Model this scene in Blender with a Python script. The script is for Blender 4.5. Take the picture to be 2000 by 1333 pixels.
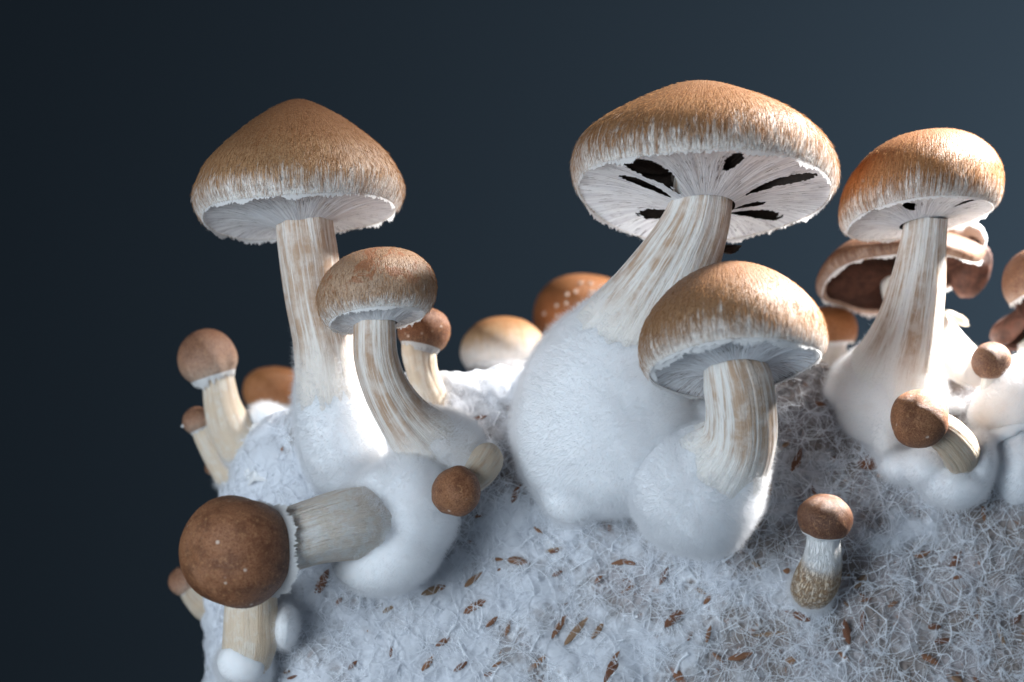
import bpy, math, random
import numpy as np
from mathutils import Vector
from mathutils.bvhtree import BVHTree
from mathutils.geometry import delaunay_2d_cdt

for o in list(bpy.data.objects):
    bpy.data.objects.remove(o)
random.seed(7)
RNG = np.random.default_rng(11)
scene = bpy.context.scene
COL = scene.collection

# ---------------------------------------------------------------- units
# Work unit u = 0.1 mm. World: X right, Y away from the camera, Z up.
S = 1e-4
Z0 = 1250.0                     # table top lies this far below the focus centre
DIST = 6000.0                   # camera to focus plane
PITCH = math.radians(8.0)       # the camera looks up a little
FW = np.array([0, math.cos(PITCH), math.sin(PITCH)])
UP = np.array([0, -math.sin(PITCH), math.cos(PITCH)])
RT = np.array([1.0, 0, 0])
TO = -FW
CAM = -FW * DIST

# ---------------------------------------------------------------- camera
cam_d = bpy.data.cameras.new('camera')
cam = bpy.data.objects.new('camera', cam_d)
COL.objects.link(cam)
cam.location = (CAM + np.array([0, 0, Z0])) * S
cam.rotation_euler = (math.pi / 2 + PITCH, 0, 0)
cam_d.sensor_width = 36
cam_d.lens = 36 * DIST / 2000.0
cam_d.clip_start = 0.01
cam_d.clip_end = 20
cam_d.dof.use_dof = True
cam_d.dof.focus_distance = (DIST - 60) * S
cam_d.dof.aperture_fstop = 11
scene.camera = cam

# ---------------------------------------------------------------- world and lamps
world = bpy.data.worlds.new('World')
scene.world = world
world.use_nodes = True
world.node_tree.nodes['Background'].inputs[0].default_value = (0.55, 0.7, 1.0, 1)
world.node_tree.nodes['Background'].inputs[1].default_value = 0.045

def area(name, loc, target, size, size_y, power, color, spread=180):
    d = bpy.data.lights.new(name, 'AREA')
    d.shape = 'RECTANGLE'; d.size = size; d.size_y = size_y
    d.energy = power; d.color = color; d.spread = math.radians(spread)
    o = bpy.data.objects.new(name, d); COL.objects.link(o)
    o.location = Vector(loc) + Vector((0, 0, Z0 * S))
    o.rotation_euler = (Vector(target) - Vector(loc)).to_track_quat('-Z', 'Y').to_euler()
    return o

# hard key from behind, above and right; cool softbox from the left front; lamp on the backdrop
area('key_lamp', (0.335, 0.085, 0.30), (0.14, 0.0, 0.0), 0.06, 0.06, 1.75, (1.0, 0.98, 0.955), 48)
area('fill_softbox', (-0.33, -0.47, -0.05), (-0.06, 0.0, 0.005), 0.30, 0.30, 0.50, (0.79, 0.90, 1.0), 60)
area('backdrop_lamp', (1.10, 1.30, 0.35), (0.72, 2.3, 0.25), 0.25, 0.25, 20.0, (0.80, 0.92, 1.0))

vs = scene.view_settings
vs.view_transform = 'Standard'; vs.look = 'None'; vs.exposure = 0.0; vs.gamma = 1.0
vs.use_curve_mapping = False
scene.render.engine = 'CYCLES'
scene.cycles.use_denoising = True
scene.cycles.max_bounces = 6
scene.cycles.transparent_max_bounces = 8
scene.cycles.use_adaptive_sampling = True

# ---------------------------------------------------------------- maths helpers
def P(px, py, w=0.0):
    """point seen at picture position (px, py) of a 2000x1333 frame, w in front of the focus plane"""
    k = (DIST - w) / DIST
    return RT * ((px - 1000) * k) + UP * ((666.5 - py) * k) + TO * w

def kk(w):
    return (DIST - w) / DIST

def nrm(v):
    v = np.asarray(v, float)
    return v / np.maximum(np.linalg.norm(v, axis=-1, keepdims=True), 1e-9)

def _h(ix, iy, iz, seed):
    n = (ix.astype(np.int64) * 374761393 + iy.astype(np.int64) * 668265263 + iz.astype(np.int64) * 2147483647 + seed * 974711) & 0xffffffff
    n = ((n ^ (n >> 13)) * 1274126177) & 0xffffffff
    n = (n ^ (n >> 16)) & 0xffffffff
    return n.astype(np.float64) / 0xffffffff * 2 - 1

def vnoise(p, seed=0):
    """smooth value noise, -1..1, p (...,3)"""
    p = np.asarray(p, float)
    f = np.floor(p); t = p - f
    t = t * t * t * (t * (t * 6 - 15) + 10)
    x, y, z = f[..., 0], f[..., 1], f[..., 2]
    out = 0
    for dx in (0, 1):
        wx = t[..., 0] if dx else 1 - t[..., 0]
        for dy in (0, 1):
            wy = t[..., 1] if dy else 1 - t[..., 1]
            for dz in (0, 1):
                wz = t[..., 2] if dz else 1 - t[..., 2]
                out = out + wx * wy * wz * _h(x + dx, y + dy, z + dz, seed)
    return out

def fbm(p, seed=0, oct=3):
    a, s, out = 1.0, 1.0, 0
    for i in range(oct):
        out = out + a * vnoise(np.asarray(p) * s, seed + i * 17)
        a *= 0.5; s *= 2.03
    return out

def spline(pts, n):
    """Catmull-Rom through rows of pts, n samples, uniform in chord length"""
    pts = np.asarray(pts, float)
    m = len(pts)
    d = np.r_[0, np.cumsum(np.linalg.norm(np.diff(pts[:, :min(3, pts.shape[1])], axis=0), axis=1))]
    t = np.linspace(0, d[-1], n)
    i = np.clip(np.searchsorted(d, t, side='right') - 1, 0, m - 2)
    u = ((t - d[i]) / (d[i + 1] - d[i]))[:, None]
    tan = np.zeros_like(pts)
    tan[1:-1] = (pts[2:] - pts[:-2]) / (d[2:] - d[:-2])[:, None]
    tan[0] = (pts[1] - pts[0]) / (d[1] - d[0]); tan[-1] = (pts[-1] - pts[-2]) / (d[-1] - d[-2])
    L = (d[i + 1] - d[i])[:, None]
    return ((2*u**3 - 3*u**2 + 1) * pts[i] + (u**3 - 2*u**2 + u) * L * tan[i]
            + (-2*u**3 + 3*u**2) * pts[i + 1] + (u**3 - u**2) * L * tan[i + 1])

def sstep(a, b, x):
    t = np.clip((x - a) / (b - a), 0, 1)
    return t * t * (3 - 2 * t)

# ---------------------------------------------------------------- object helpers
def to_m(v):
    return (np.asarray(v, float) + np.array([0, 0, Z0])) * S

def tag(o, label=None, cat=None, group=None, kind=None):
    if label: o['label'] = label
    if cat: o['category'] = cat
    if group: o['group'] = group
    if kind: o['kind'] = kind
    return o

def thing(name, base, label, cat, group=None):
    o = bpy.data.objects.new(name, None)
    COL.objects.link(o)
    o.empty_display_size = 0.005
    o.location = to_m(base)
    return tag(o, label, cat, group)

def origin_of(parent):
    while parent.parent is not None:
        parent = parent.parent
    return np.array(parent.location)

def mesh_obj(name, V, F, mat, parent=None, attrs=None, smooth=True, kind=None):
    """F: list of int arrays (n,3) / (n,4)"""
    V = to_m(V)
    if parent is not None:
        V = V - origin_of(parent)
    me = bpy.data.meshes.new(name)
    F = [np.asarray(f, np.int32) for f in (F if isinstance(F, list) else [F]) if len(f)]
    nl = sum(f.size for f in F); nf = sum(len(f) for f in F)
    me.vertices.add(len(V)); me.loops.add(nl); me.polygons.add(nf)
    me.vertices.foreach_set('co', V.astype(np.float32).ravel())
    me.loops.foreach_set('vertex_index', np.concatenate([f.ravel() for f in F]))
    tot = np.concatenate([np.full(len(f), f.shape[1], np.int32) for f in F])
    me.polygons.foreach_set('loop_start', np.r_[0, np.cumsum(tot)[:-1]].astype(np.int32))
    me.polygons.foreach_set('use_smooth', np.full(nf, smooth))
    for k, a in (attrs or {}).items():
        a = np.asarray(a, np.float32)
        if a.ndim == 1:
            at = me.attributes.new(k, 'FLOAT', 'POINT'); at.data.foreach_set('value', a)
        else:
            at = me.attributes.new(k, 'FLOAT_VECTOR', 'POINT'); at.data.foreach_set('vector', a.ravel())
    me.update(calc_edges=True)
    me.validate()
    me.materials.append(mat)
    o = bpy.data.objects.new(name, me)
    COL.objects.link(o)
    if parent is not None:
        o.parent = parent
    if kind: o['kind'] = kind
    return o

def hair_obj(name, pts, rad, mat, parent, attrs=None):
    """pts (n,m,3) strands, rad (n,m)"""
    n, m, _ = pts.shape
    hc = bpy.data.hair_curves.new(name)
    hc.add_curves([m] * n)
    pos = (to_m(pts.reshape(-1, 3)) - origin_of(parent)).astype(np.float32)
    hc.position_data.foreach_set('vector', pos.ravel())
    at = hc.attributes.get('radius') or hc.attributes.new('radius', 'FLOAT', 'POINT')
    at.data.foreach_set('value', (rad.reshape(-1) * S).astype(np.float32))
    for k, a in (attrs or {}).items():
        t = hc.attributes.new(k, 'FLOAT', 'POINT')
        t.data.foreach_set('value', np.asarray(a, np.float32).ravel())
    hc.materials.append(mat)
    o = bpy.data.objects.new(name, hc)
    COL.objects.link(o)
    o.parent = parent
    o['kind'] = 'stuff'
    return o

def grid_faces(a, b, wrap=True, off=0):
    i, j = np.meshgrid(np.arange(a - 1), np.arange(b if wrap else b - 1), indexing='ij')
    j2 = (j + 1) % b
    q = np.stack([i * b + j, i * b + j2, (i + 1) * b + j2, (i + 1) * b + j], -1).reshape(-1, 4)
    return q + off

def grid_normals(G, wrap=True):
    du = np.gradient(G, axis=0)
    if wrap:
        dv = np.roll(G, -1, 1) - np.roll(G, 1, 1)
    else:
        dv = np.gradient(G, axis=1)
    return nrm(np.cross(du, dv))

# ---------------------------------------------------------------- materials
class NT:
    def __init__(self, name):
        self.m = bpy.data.materials.new(name)
        self.m.use_nodes = True
        self.t = self.m.node_tree
        self.t.nodes.clear()
        self.out = self.t.nodes.new('ShaderNodeOutputMaterial')
    def n(self, kind, **kw):
        nd = self.t.nodes.new('ShaderNode' + kind)
        for k, v in kw.items():
            setattr(nd, k, v)
        return nd
    def put(self, sock, v):
        if isinstance(v, bpy.types.NodeSocket): self.t.links.new(v, sock)
        elif v is not None:
            if sock.type == 'RGBA' and len(v) == 3: v = (*v, 1)
            sock.default_value = v
    def attr(self, name, vec=False):
        a = self.n('Attribute', attribute_name=name)
        return a.outputs['Vector' if vec else 'Fac']
    def noise(self, vec, scale, detail=2, rough=0.5, dist=0.0):
        a = self.n('TexNoise'); self.put(a.inputs['Vector'], vec)
        a.inputs['Scale'].default_value = scale; a.inputs['Detail'].default_value = detail
        a.inputs['Roughness'].default_value = rough; a.inputs['Distortion'].default_value = dist
        return a.outputs['Fac']
    def voro(self, vec, scale, feature='F1'):
        a = self.n('TexVoronoi', feature=feature); self.put(a.inputs['Vector'], vec)
        a.inputs['Scale'].default_value = scale
        return a.outputs['Distance']
    def math(self, op, a, b=0.0, c=None, clamp=False):
        m = self.n('Math', operation=op, use_clamp=clamp)
        self.put(m.inputs[0], a); self.put(m.inputs[1], b)
        if c is not None: self.put(m.inputs[2], c)
        return m.outputs[0]
    def rng(self, v, a, b, c=0.0, d=1.0):
        m = self.n('MapRange', interpolation_type='SMOOTHSTEP')
        self.put(m.inputs['Value'], v)
        for k, x in zip(('From Min', 'From Max', 'To Min', 'To Max'), (a, b, c, d)):
            self.put(m.inputs[k], x)
        return m.outputs['Result']
    def mix(self, f, a, b, blend='MIX'):
        m = self.n('Mix', data_type='RGBA', blend_type=blend)
        self.put(m.inputs[0], f); self.put(m.inputs[6], a); self.put(m.inputs[7], b)
        return m.outputs[2]
    def ramp(self, f, stops):
        r = self.n('ValToRGB'); e = r.color_ramp.elements
        while len(e) < len(stops): e.new(0.5)
        for x, (p, c) in zip(e, stops):
            x.position = p; x.color = (*c, 1)
        self.put(r.inputs[0], f)
        return r.outputs[0]
    def scale(self, vec, s):
        m = self.n('VectorMath', operation='MULTIPLY'); self.put(m.inputs[0], vec); m.inputs[1].default_value = s
        return m.outputs[0]
    def obj(self):
        return self.n('TexCoord').outputs['Object']
    def bump(self, h, dist, strength=1.0, normal=None):
        b = self.n('Bump'); self.put(b.inputs['Height'], h)
        b.inputs['Distance'].default_value = dist; b.inputs['Strength'].default_value = strength
        if normal is not None: self.put(b.inputs['Normal'], normal)
        return b.outputs[0]
    def bsdf(self, color, rough=0.6, normal=None, sss=0.0, rad=0.001, sheen=0.0, spec=0.4, radc=(1, .8, .65)):
        p = self.n('BsdfPrincipled')
        self.put(p.inputs['Base Color'], color); self.put(p.inputs['Roughness'], rough)
        p.inputs['Specular IOR Level'].default_value = spec
        if sss:
            p.inputs['Subsurface Weight'].default_value = sss
            p.inputs['Subsurface Scale'].default_value = rad
            p.inputs['Subsurface Radius'].default_value = radc
        if sheen:
            p.inputs['Sheen Weight'].default_value = sheen; p.inputs['Sheen Roughness'].default_value = 0.5
        if normal is not None: self.put(p.inputs['Normal'], normal)
        return p.outputs[0]
    def done(self, sh):
        self.t.links.new(sh, self.out.inputs['Surface'])
        return self.m

def cap_mat(name, top, mid, low, white=(.80, .79, .77), edge=0.80, soft=0.22, streak=0.32, flecks=0.0, patch=0.0, gloss=0.5, mott=0.12, mottle=0.0, frost=0.5, spots=0.0):
    """cap skin: coloured disc running into white silky fibres at the margin; t = 0 apex .. 1 margin"""
    k = NT(name)
    t = k.attr('t'); fib = k.attr('fib', True); ob = k.obj()
    st = k.noise(k.scale(fib, (26, 26, 2.2)), 1.0, 4, 0.65)
    st2 = k.noise(k.scale(fib, (75, 75, 7)), 1.0, 2, 0.6)
    mo = k.noise(ob, 260, 3, 0.6)
    sp = k.noise(ob, 3400, 2, 0.7)
    tp = k.math('ADD', t, k.math('MULTIPLY', k.math('SUBTRACT', st, 0.5), streak))
    tp = k.math('ADD', tp, k.math('MULTIPLY', k.math('SUBTRACT', st2, 0.5), streak * 0.7))
    tp = k.math('ADD', tp, k.math('MULTIPLY', k.math('SUBTRACT', mo, 0.5), mott * 2))
    c = k.ramp(tp, [(0.0, top), (edge * 0.55, mid), (edge - soft * 0.5, low), (min(edge + soft * 0.42, 1.0), white)])
    f = k.rng(sp, 0.30, 0.70)
    c = k.mix(k.math('MULTIPLY', f, frost), c, k.mix(0.5, c, (.66, .43, .24)))
    dk = k.rng(sp, 0.52, 0.30)
    c = k.mix(k.math('MULTIPLY', dk, 0.6), c, k.mix(0.75, c, (.07, .03, .015)))
    if mottle:
        m1 = k.noise(ob, 230, 5, 0.6); m2 = k.noise(ob, 1300, 3, 0.7)
        c = k.mix(k.math('MULTIPLY', k.rng(m1, 0.56, 0.34), mottle), c, k.mix(0.7, c, (.075, .024, .012)))
        c = k.mix(k.math('MULTIPLY', k.rng(m2, 0.55, 0.68), mottle * 0.8), c, (.46, .245, .12))
    if patch:      # torn outer skin: darker bare patches
        pn = k.noise(k.scale(ob, (1, 1, .75)), 260, 6, 0.68, 0.8)
        pm = k.rng(pn, 0.535, 0.575)
        pm = k.math('MULTIPLY', pm, k.rng(t, 0.9, 0.7))
        c = k.mix(k.math('MULTIPLY', pm, patch), c, (.30, .125, .06))
    if spots:      # a few dark bruises just above the margin
        bv = k.voro(k.scale(fib, (4.2, 4.2, 5.0)), 1.0)
        bz = k.math('MULTIPLY', k.rng(k.math('ADD', bv, k.math('MULTIPLY', st2, 0.12)), 0.22, 0.14), k.math('MULTIPLY', k.rng(t, 0.76, 0.84), k.rng(t, 0.97, 0.92)))
        c = k.mix(k.math('MULTIPLY', bz, spots), c, (.05, .025, .015))
    if flecks:
        v = k.voro(ob, 420)
        big = k.noise(ob, 240, 1)
        fl = k.math('MULTIPLY', k.rng(v, 0.20, 0.10), k.rng(big, 0.52, 0.62))
        c = k.mix(k.math('MULTIPLY', fl, flecks), c, (.75, .62, .52))
    h = k.math('ADD', k.math('MULTIPLY', st2, 0.6), k.math('ADD', k.math('MULTIPLY', sp, 0.5), k.math('MULTIPLY', st, 0.5)))
    nb = k.bump(h, 0.00022, 0.9)
    return k.done(k.bsdf(c, gloss, nb, 0.08, 0.0012, 0.0, 0.32, (1, .45, .25)))

def stem_mat(name, white=(.80, .77, .73), tan=(.36, .205, .115), amount=0.5, rough_bump=1.0, blot=0.0):
    k = NT(name)
    t = k.attr('t'); fib = k.attr('fib', True); ob = k.obj()
    st = k.noise(k.scale(fib, (2.6, 2.6, 0.35)), 1.0, 5, 0.62, 0.5)
    st2 = k.noise(k.scale(fib, (12, 12, 0.8)), 1.0, 4, 0.65, 0.3)
    st3 = k.noise(k.scale(fib, (48, 48, 4)), 1.0, 2, 0.6)
    lo = 0.60 - amount * 0.20
    m = k.rng(k.math('ADD', k.math('MULTIPLY', st, 0.62), k.math('MULTIPLY', st2, 0.38)), lo, lo + 0.13)
    m = k.math('MULTIPLY', m, k.rng(k.math('ADD', t, k.math('MULTIPLY', k.math('SUBTRACT', st2, 0.5), 0.25)), 0.68, 0.48))
    tn = k.mix(st2, tan, (.54, .37, .24))
    br = k.rng(k.noise(ob, 330, 4, 0.6), 0.30, 0.62, 0.45, 1.0)
    c = k.mix(k.math('MULTIPLY', k.math('MULTIPLY', m, br), 0.9), white, tn)
    ln = k.math('MULTIPLY', k.rng(st3, 0.40, 0.32), k.rng(t, 0.7, 0.5))
    c = k.mix(k.math('MULTIPLY', ln, 0.45), c, (.36, .24, .17))
    if blot:
        b = k.noise(ob, 330, 4, 0.65)
        c = k.mix(k.math('MULTIPLY', k.rng(b, 0.62, 0.42), blot), c, (.66, .50, .34))
    h = k.math('ADD', k.math('MULTIPLY', st2, 0.8), k.math('ADD', k.math('MULTIPLY', st3, 0.35), k.math('MULTIPLY', k.noise(ob, 1500, 3), 0.25)))
    nb = k.bump(h, 0.00045, 0.8 * rough_bump)
    return k.done(k.bsdf(c, 0.6, nb, 0.25, 0.0022, 0.1, 0.3, (1, .7, .5)))

def scaly_mat(name, skin=(.46, .32, .20), crack=(.27, .175, .11), tip=(.66, .57, .47)):
    k = NT(name)
    fib = k.attr('fib', True); ob = k.obj(); t = k.attr('t')
    n = k.noise(ob, 900, 4, 0.65)
    v = k.noise(k.scale(fib, (7, 7, 5)), 1.0, 4, 0.7, 0.6)
    v = k.math('MULTIPLY', k.math('ABSOLUTE', k.math('SUBTRACT', v, 0.5)), 1.6)
    e = k.rng(k.math('ADD', v, k.math('MULTIPLY', k.math('SUBTRACT', n, 0.5), 0.25)), 0.0, 0.12)
    c = k.mix(e, crack, k.mix(k.rng(n, 0.35, 0.7), skin, tip))
    c = k.mix(k.rng(k.math('ADD', t, k.math('MULTIPLY', n, 0.2)), 0.46, 0.28), c, (.76, .76, .76))
    nb = k.bump(k.math('ADD', e, k.math('MULTIPLY', n, 0.5)), 0.0004, 0.7)
    return k.done(k.bsdf(c, 0.9, nb, 0.15, 0.001, 0.0, 0.08))

def soft_mat(name, color, sss=0.55, rad=0.003, tint=(.74, .70, .68), tamt=0.2, bumps=0.4):
    k = NT(name)
    ob = k.obj()
    n1 = k.noise(ob, 110, 3, 0.55)
    n2 = k.noise(ob, 1600, 3, 0.6)
    c = k.mix(k.math('MULTIPLY', k.rng(n1, 0.5, 0.75), tamt), color, tint)
    nb = k.bump(n2, 0.00005, bumps)
    return k.done(k.bsdf(c, 0.9, nb, sss, rad, 0.3, 0.1, (1, .85, .8)))

def fluff_mat(name, color, trans=0.4, color2=None):
    k = NT(name)
    c = color
    if color2 is not None:
        c = k.mix(k.attr('tt'), color2, color)
    d = k.n('BsdfDiffuse'); k.put(d.inputs['Color'], c)
    r = k.n('BsdfTranslucent'); k.put(r.inputs['Color'], c)
    m = k.n('MixShader'); m.inputs[0].default_value = trans
    k.t.links.new(d.outputs[0], m.inputs[1]); k.t.links.new(r.outputs[0], m.inputs[2])
    return k.done(m.outputs[0])

def veil_mat(name, dark=0.5, white=(.80, .79, .79)):
    k = NT(name)
    fib = k.attr('fib', True); t = k.attr('t'); ob = k.obj()
    s1 = k.noise(k.scale(fib, (30, 30, 1.6)), 1.0, 4, 0.65, 0.2)
    s2 = k.noise(k.scale(fib, (70, 70, 5)), 1.0, 3, 0.7)
    s3 = k.noise(ob, 300, 2)
    d = k.math('MULTIPLY', k.rng(s2, 0.46, 0.35), k.rng(s3, 0.40, 0.58))
    d = k.math('MULTIPLY', d, k.rng(t, 1.02, 0.75))
    c = k.mix(k.rng(s1, 0.62, 0.35), white, (.60, .58, .60))
    c = k.mix(k.math('MULTIPLY', d, dark * 2), c, (.10, .07, .06))
    nb = k.bump(k.math('ADD', s1, k.math('MULTIPLY', s2, 0.4)), 0.0005, 0.9)
    return k.done(k.bsdf(c, 0.75, nb, 0.3, 0.0012, 0.1, 0.25))

def plain_mat(name, color, rough=0.7, scale=800, var=0.5, bump=0.0002, sss=0.0):
    k = NT(name)
    ob = k.obj()
    n = k.noise(ob, scale, 4, 0.6)
    c = k.mix(k.rng(n, 0.3, 0.7), tuple(x * (1 - var * 0.6) for x in color), tuple(min(1, x * (1 + var * 0.4)) for x in color))
    return k.done(k.bsdf(c, rough, k.bump(n, bump, 0.7), sss, 0.001))

M = {}
BR = (.27, .105, .042); BR2 = (.36, .17, .075); TAN = (.50, .31, .18)
M['cap_cone'] = cap_mat('cap_skin_cone', (.20, .066, .020), (.215, .084, .030), (.31, .165, .078), edge=0.96, soft=0.22, streak=0.46, spots=0.85)
M['cap_patch'] = cap_mat('cap_skin_patchy', (.21, .10, .055), (.30, .18, .115), (.42, .29, .205), edge=0.95, soft=0.12, streak=0.3, patch=0.9)
M['cap_wide'] = cap_mat('cap_skin_wide', (.20, .085, .036), (.20, .076, .026), (.27, .13, .056), edge=0.97, soft=0.2, streak=0.55)
M['cap_front'] = cap_mat('cap_skin_front', (.19, .076, .031), (.19, .078, .033), (.26, .14, .07), edge=0.95, soft=0.2, streak=0.42)
M['cap_orange'] = cap_mat('cap_skin_orange', (.18, .058, .018), (.21, .070, .020), (.33, .145, .05), edge=0.95, soft=0.2, streak=0.5)
M['cap_bud'] = cap_mat('cap_skin_bud', (.26, .10, .044), (.215, .074, .033), (.20, .066, .032), white=(.17, .075, .045), edge=0.95, soft=0.1, streak=0.1, mottle=0.8, frost=0.45, flecks=0.7)
M['cap_dark'] = cap_mat('cap_skin_dark', (.125, .048, .024), (.10, .036, .02), (.10, .036, .022), white=(.15, .07, .05), edge=0.95, soft=0.1, streak=0.1, mottle=0.55, frost=0.3, flecks=0.45, gloss=0.42)
M['cap_pink'] = cap_mat('cap_skin_rosy', (.19, .07, .042), (.24, .105, .065), (.34, .19, .135), white=(.5, .37, .30), mottle=0.5, edge=0.9, soft=0.3, streak=0.3)
M['cap_old'] = cap_mat('cap_skin_old', (.11, .036, .022), (.10, .034, .021), (.12, .048, .032), white=(.30, .21, .17), edge=0.97, soft=0.1, streak=0.3, mottle=0.5)
M['cap_back'] = cap_mat('cap_skin_back', (.42, .17, .055), (.46, .20, .07), (.60, .40, .24), edge=0.82, soft=0.3, streak=0.35)
M['cap_spot'] = cap_mat('cap_skin_spotted', (.40, .14, .04), (.38, .13, .038), (.36, .125, .04), white=(.40, .18, .08), edge=0.95, soft=0.1, streak=0.2)
M['stem'] = stem_mat('stem_skin', amount=0.38)
M['stem_striped'] = stem_mat('stem_skin_striped', amount=0.8)
M['stem_brown'] = stem_mat('stem_skin_brownish', (.78, .72, .66), (.34, .175, .095), amount=0.9)
M['stem_tan'] = stem_mat('stem_skin_tan', (.74, .66, .56), (.58, .44, .30), amount=0.6, blot=0.6)
M['stem_scaly'] = scaly_mat('stem_skin_scaly')
M['stem_ball'] = stem_mat('stem_skin_felted', (.80, .77, .73), (.66, .54, .42), amount=0.45, blot=0.35, rough_bump=1.5)
M['stem_bud'] = stem_mat('stem_skin_bud', (.62, .54, .44), (.42, .28, .17), amount=0.6, blot=0.5, rough_bump=1.6)
M['bulb'] = soft_mat('bulb_felt', (.84, .85, .87))
M['bulb_warm'] = soft_mat('bulb_felt_warm', (.82, .79, .77), tint=(.62, .50, .42), tamt=0.35)
M['fuzz'] = fluff_mat('fuzz_hairs', (.90, .905, .92), 0.6)
M['wart'] = soft_mat('wart_white', (.62, .50, .42), 0.2, 0.001)
M['veil'] = veil_mat('veil_skin')
M['veil_dark'] = veil_mat('veil_skin_dark', 0.55, (.78, .80, .83))
M['veil_plain'] = soft_mat('veil_plain', (.82, .82, .82), 0.3, 0.001)
M['fringe'] = fluff_mat('veil_fringe', (.84, .84, .84), 0.45)
M['gill'] = plain_mat('gill_dark', (.035, .022, .016), 0.7, 900, 0.7)
M['gill_brown'] = plain_mat('gill_brown', (.10, .042, .028), 0.7, 500, 0.8)
M['flesh'] = soft_mat('cap_flesh', (.7, .66, .62), 0.2, 0.001)

# ---------------------------------------------------------------- builders
def fuzz(G, n, length, rad, parent, density=None, seed=0, droop=0.15, name='fuzz', lift=1.0, wrap=True, mat=None):
    """short hairs standing on a grid surface G (a,b,3); density: (a,b) weight"""
    rng = np.random.default_rng(seed + 5)
    N = grid_normals(G, wrap)
    c = G.reshape(-1, 3).mean(0)
    if np.mean(np.sum((G - c) * N, -1)) < 0:
        N = -N
    a, b, _ = G.shape
    A = np.linalg.norm(np.cross(np.gradient(G, axis=0), (np.roll(G, -1, 1) - np.roll(G, 1, 1)) * 0.5), axis=-1)
    wgt = A * (density if density is not None else 1.0)
    # the side turned well away from the camera needs few hairs
    wgt = wgt * np.where((N @ TO) < -0.45, 0.3, 1.0)
    wgt = np.maximum(wgt, 0).ravel(); wgt /= wgt.sum()
    idx = rng.choice(a * b, n, p=wgt)
    i, j = idx // b, idx % b
    ui = np.clip(i + rng.uniform(-.5, .5, n), 0, a - 1.001); i0 = np.floor(ui).astype(int); fi = (ui - i0)[:, None]
    uj = (j + rng.uniform(-.5, .5, n)) % b; j0 = np.floor(uj).astype(int) % b; fj = (uj - np.floor(uj))[:, None]; j1 = (j0 + 1) % b
    def bil(X):
        return (X[i0, j0] * (1 - fi) * (1 - fj) + X[i0 + 1, j0] * fi * (1 - fj) + X[i0, j1] * (1 - fi) * fj + X[i0 + 1, j1] * fi * fj)
    p = bil(G); nv = nrm(bil(N))
    d = nrm(nv * lift + rng.normal(0, 0.42, (n, 3)))
    L = (length * rng.uniform(0.4, 1.25, n))[:, None]
    cur = rng.normal(0, 0.35, (n, 3)) + np.array([0, 0, -droop])
    p1 = p + d * L * 0.5
    p2 = p + d * L + cur * L * 0.55
    pts = np.stack([p - nv * 1.0, p1, p2], 1)
    r = rad * rng.uniform(0.6, 1.3, n)[:, None] * np.array([1.0, 0.8, 0.25])
    return hair_obj(name, pts, r, mat or M['fuzz'], parent)

def tube_grid(path, ns, nth, end_round=0.0, start_round=0.0, lump=0.0, lump_scale=60, groove=0.0, seed=0):
    """path rows (px, py, w, r) -> world grid"""
    rows = np.array([[*P(x, y, w), r * kk(w)] for x, y, w, r in path])
    sp = spline(rows, ns)
    C, R = sp[:, :3], np.maximum(sp[:, 3], 0.5)
    T = nrm(np.gradient(C, axis=0))
    ext = lambda c, t, r, f, sgn: (np.array([c + sgn * t * r * f * math.sin(a) for a in np.linspace(0.12, math.pi / 2, 12)]),
                                   np.array([max(r * math.cos(a), 0.02) for a in np.linspace(0.12, math.pi / 2, 12)]))
    if end_round:
        c2, r2 = ext(C[-1], T[-1], R[-1], end_round, 1)
        C = np.vstack([C, c2]); R = np.r_[R, r2]; T = np.vstack([T, np.repeat(T[-1:], 12, 0)])
    if start_round:
        c2, r2 = ext(C[0], T[0], R[0], start_round, -1)
        C = np.vstack([c2[::-1], C]); R = np.r_[r2[::-1], R]; T = np.vstack([np.repeat(T[:1], 12, 0), T])
    e = nrm(np.cross(T[0], TO)); E = []
    for t in T:
        e = nrm(e - t * np.dot(e, t)); E.append(e)
    E = np.array(E); B = np.cross(T, E)
    th = np.linspace(0, 2 * math.pi, nth, endpoint=False)
    ring = E[:, None] * np.cos(th)[None, :, None] + B[:, None] * np.sin(th)[None, :, None]
    s = np.r_[0, np.cumsum(np.linalg.norm(np.diff(C, axis=0), axis=1))]
    rr = R[:, None] * np.ones(nth)[None]
    if groove:
        q = np.stack([np.cos(th)[None] * 2.4 + 0 * s[:, None], np.sin(th)[None] * 2.4 + 0 * s[:, None], s[:, None] / 260 + 0 * th[None]], -1)
        q2 = q * np.array([3.2, 3.2, 1.3])
        rr = rr * (1 + groove * vnoise(q, seed) + groove * 0.5 * vnoise(q2, seed + 3))
    G = C[:, None] + ring * rr[..., None]
    if lump:
        fade = np.minimum(1, R / R.max() * 1.3)[:, None]
        G = G + ring * (fbm(G / lump_scale, seed + 9, 3) * lump * fade)[..., None]
    fib = np.stack([np.cos(th)[None] + 0 * s[:, None] + seed * 3.7, np.sin(th)[None] + 0 * s[:, None], s[:, None] / 100 + 0 * th[None]], -1)
    return G, s / s[-1], fib

def tube_part(name, G, t, fib, mat, parent):
    a, b, _ = G.shape
    return mesh_obj(name, G.reshape(-1, 3), grid_faces(a, b), mat, parent,
                    {'t': np.repeat(t, b), 'fib': fib.reshape(-1, 3)})

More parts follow.
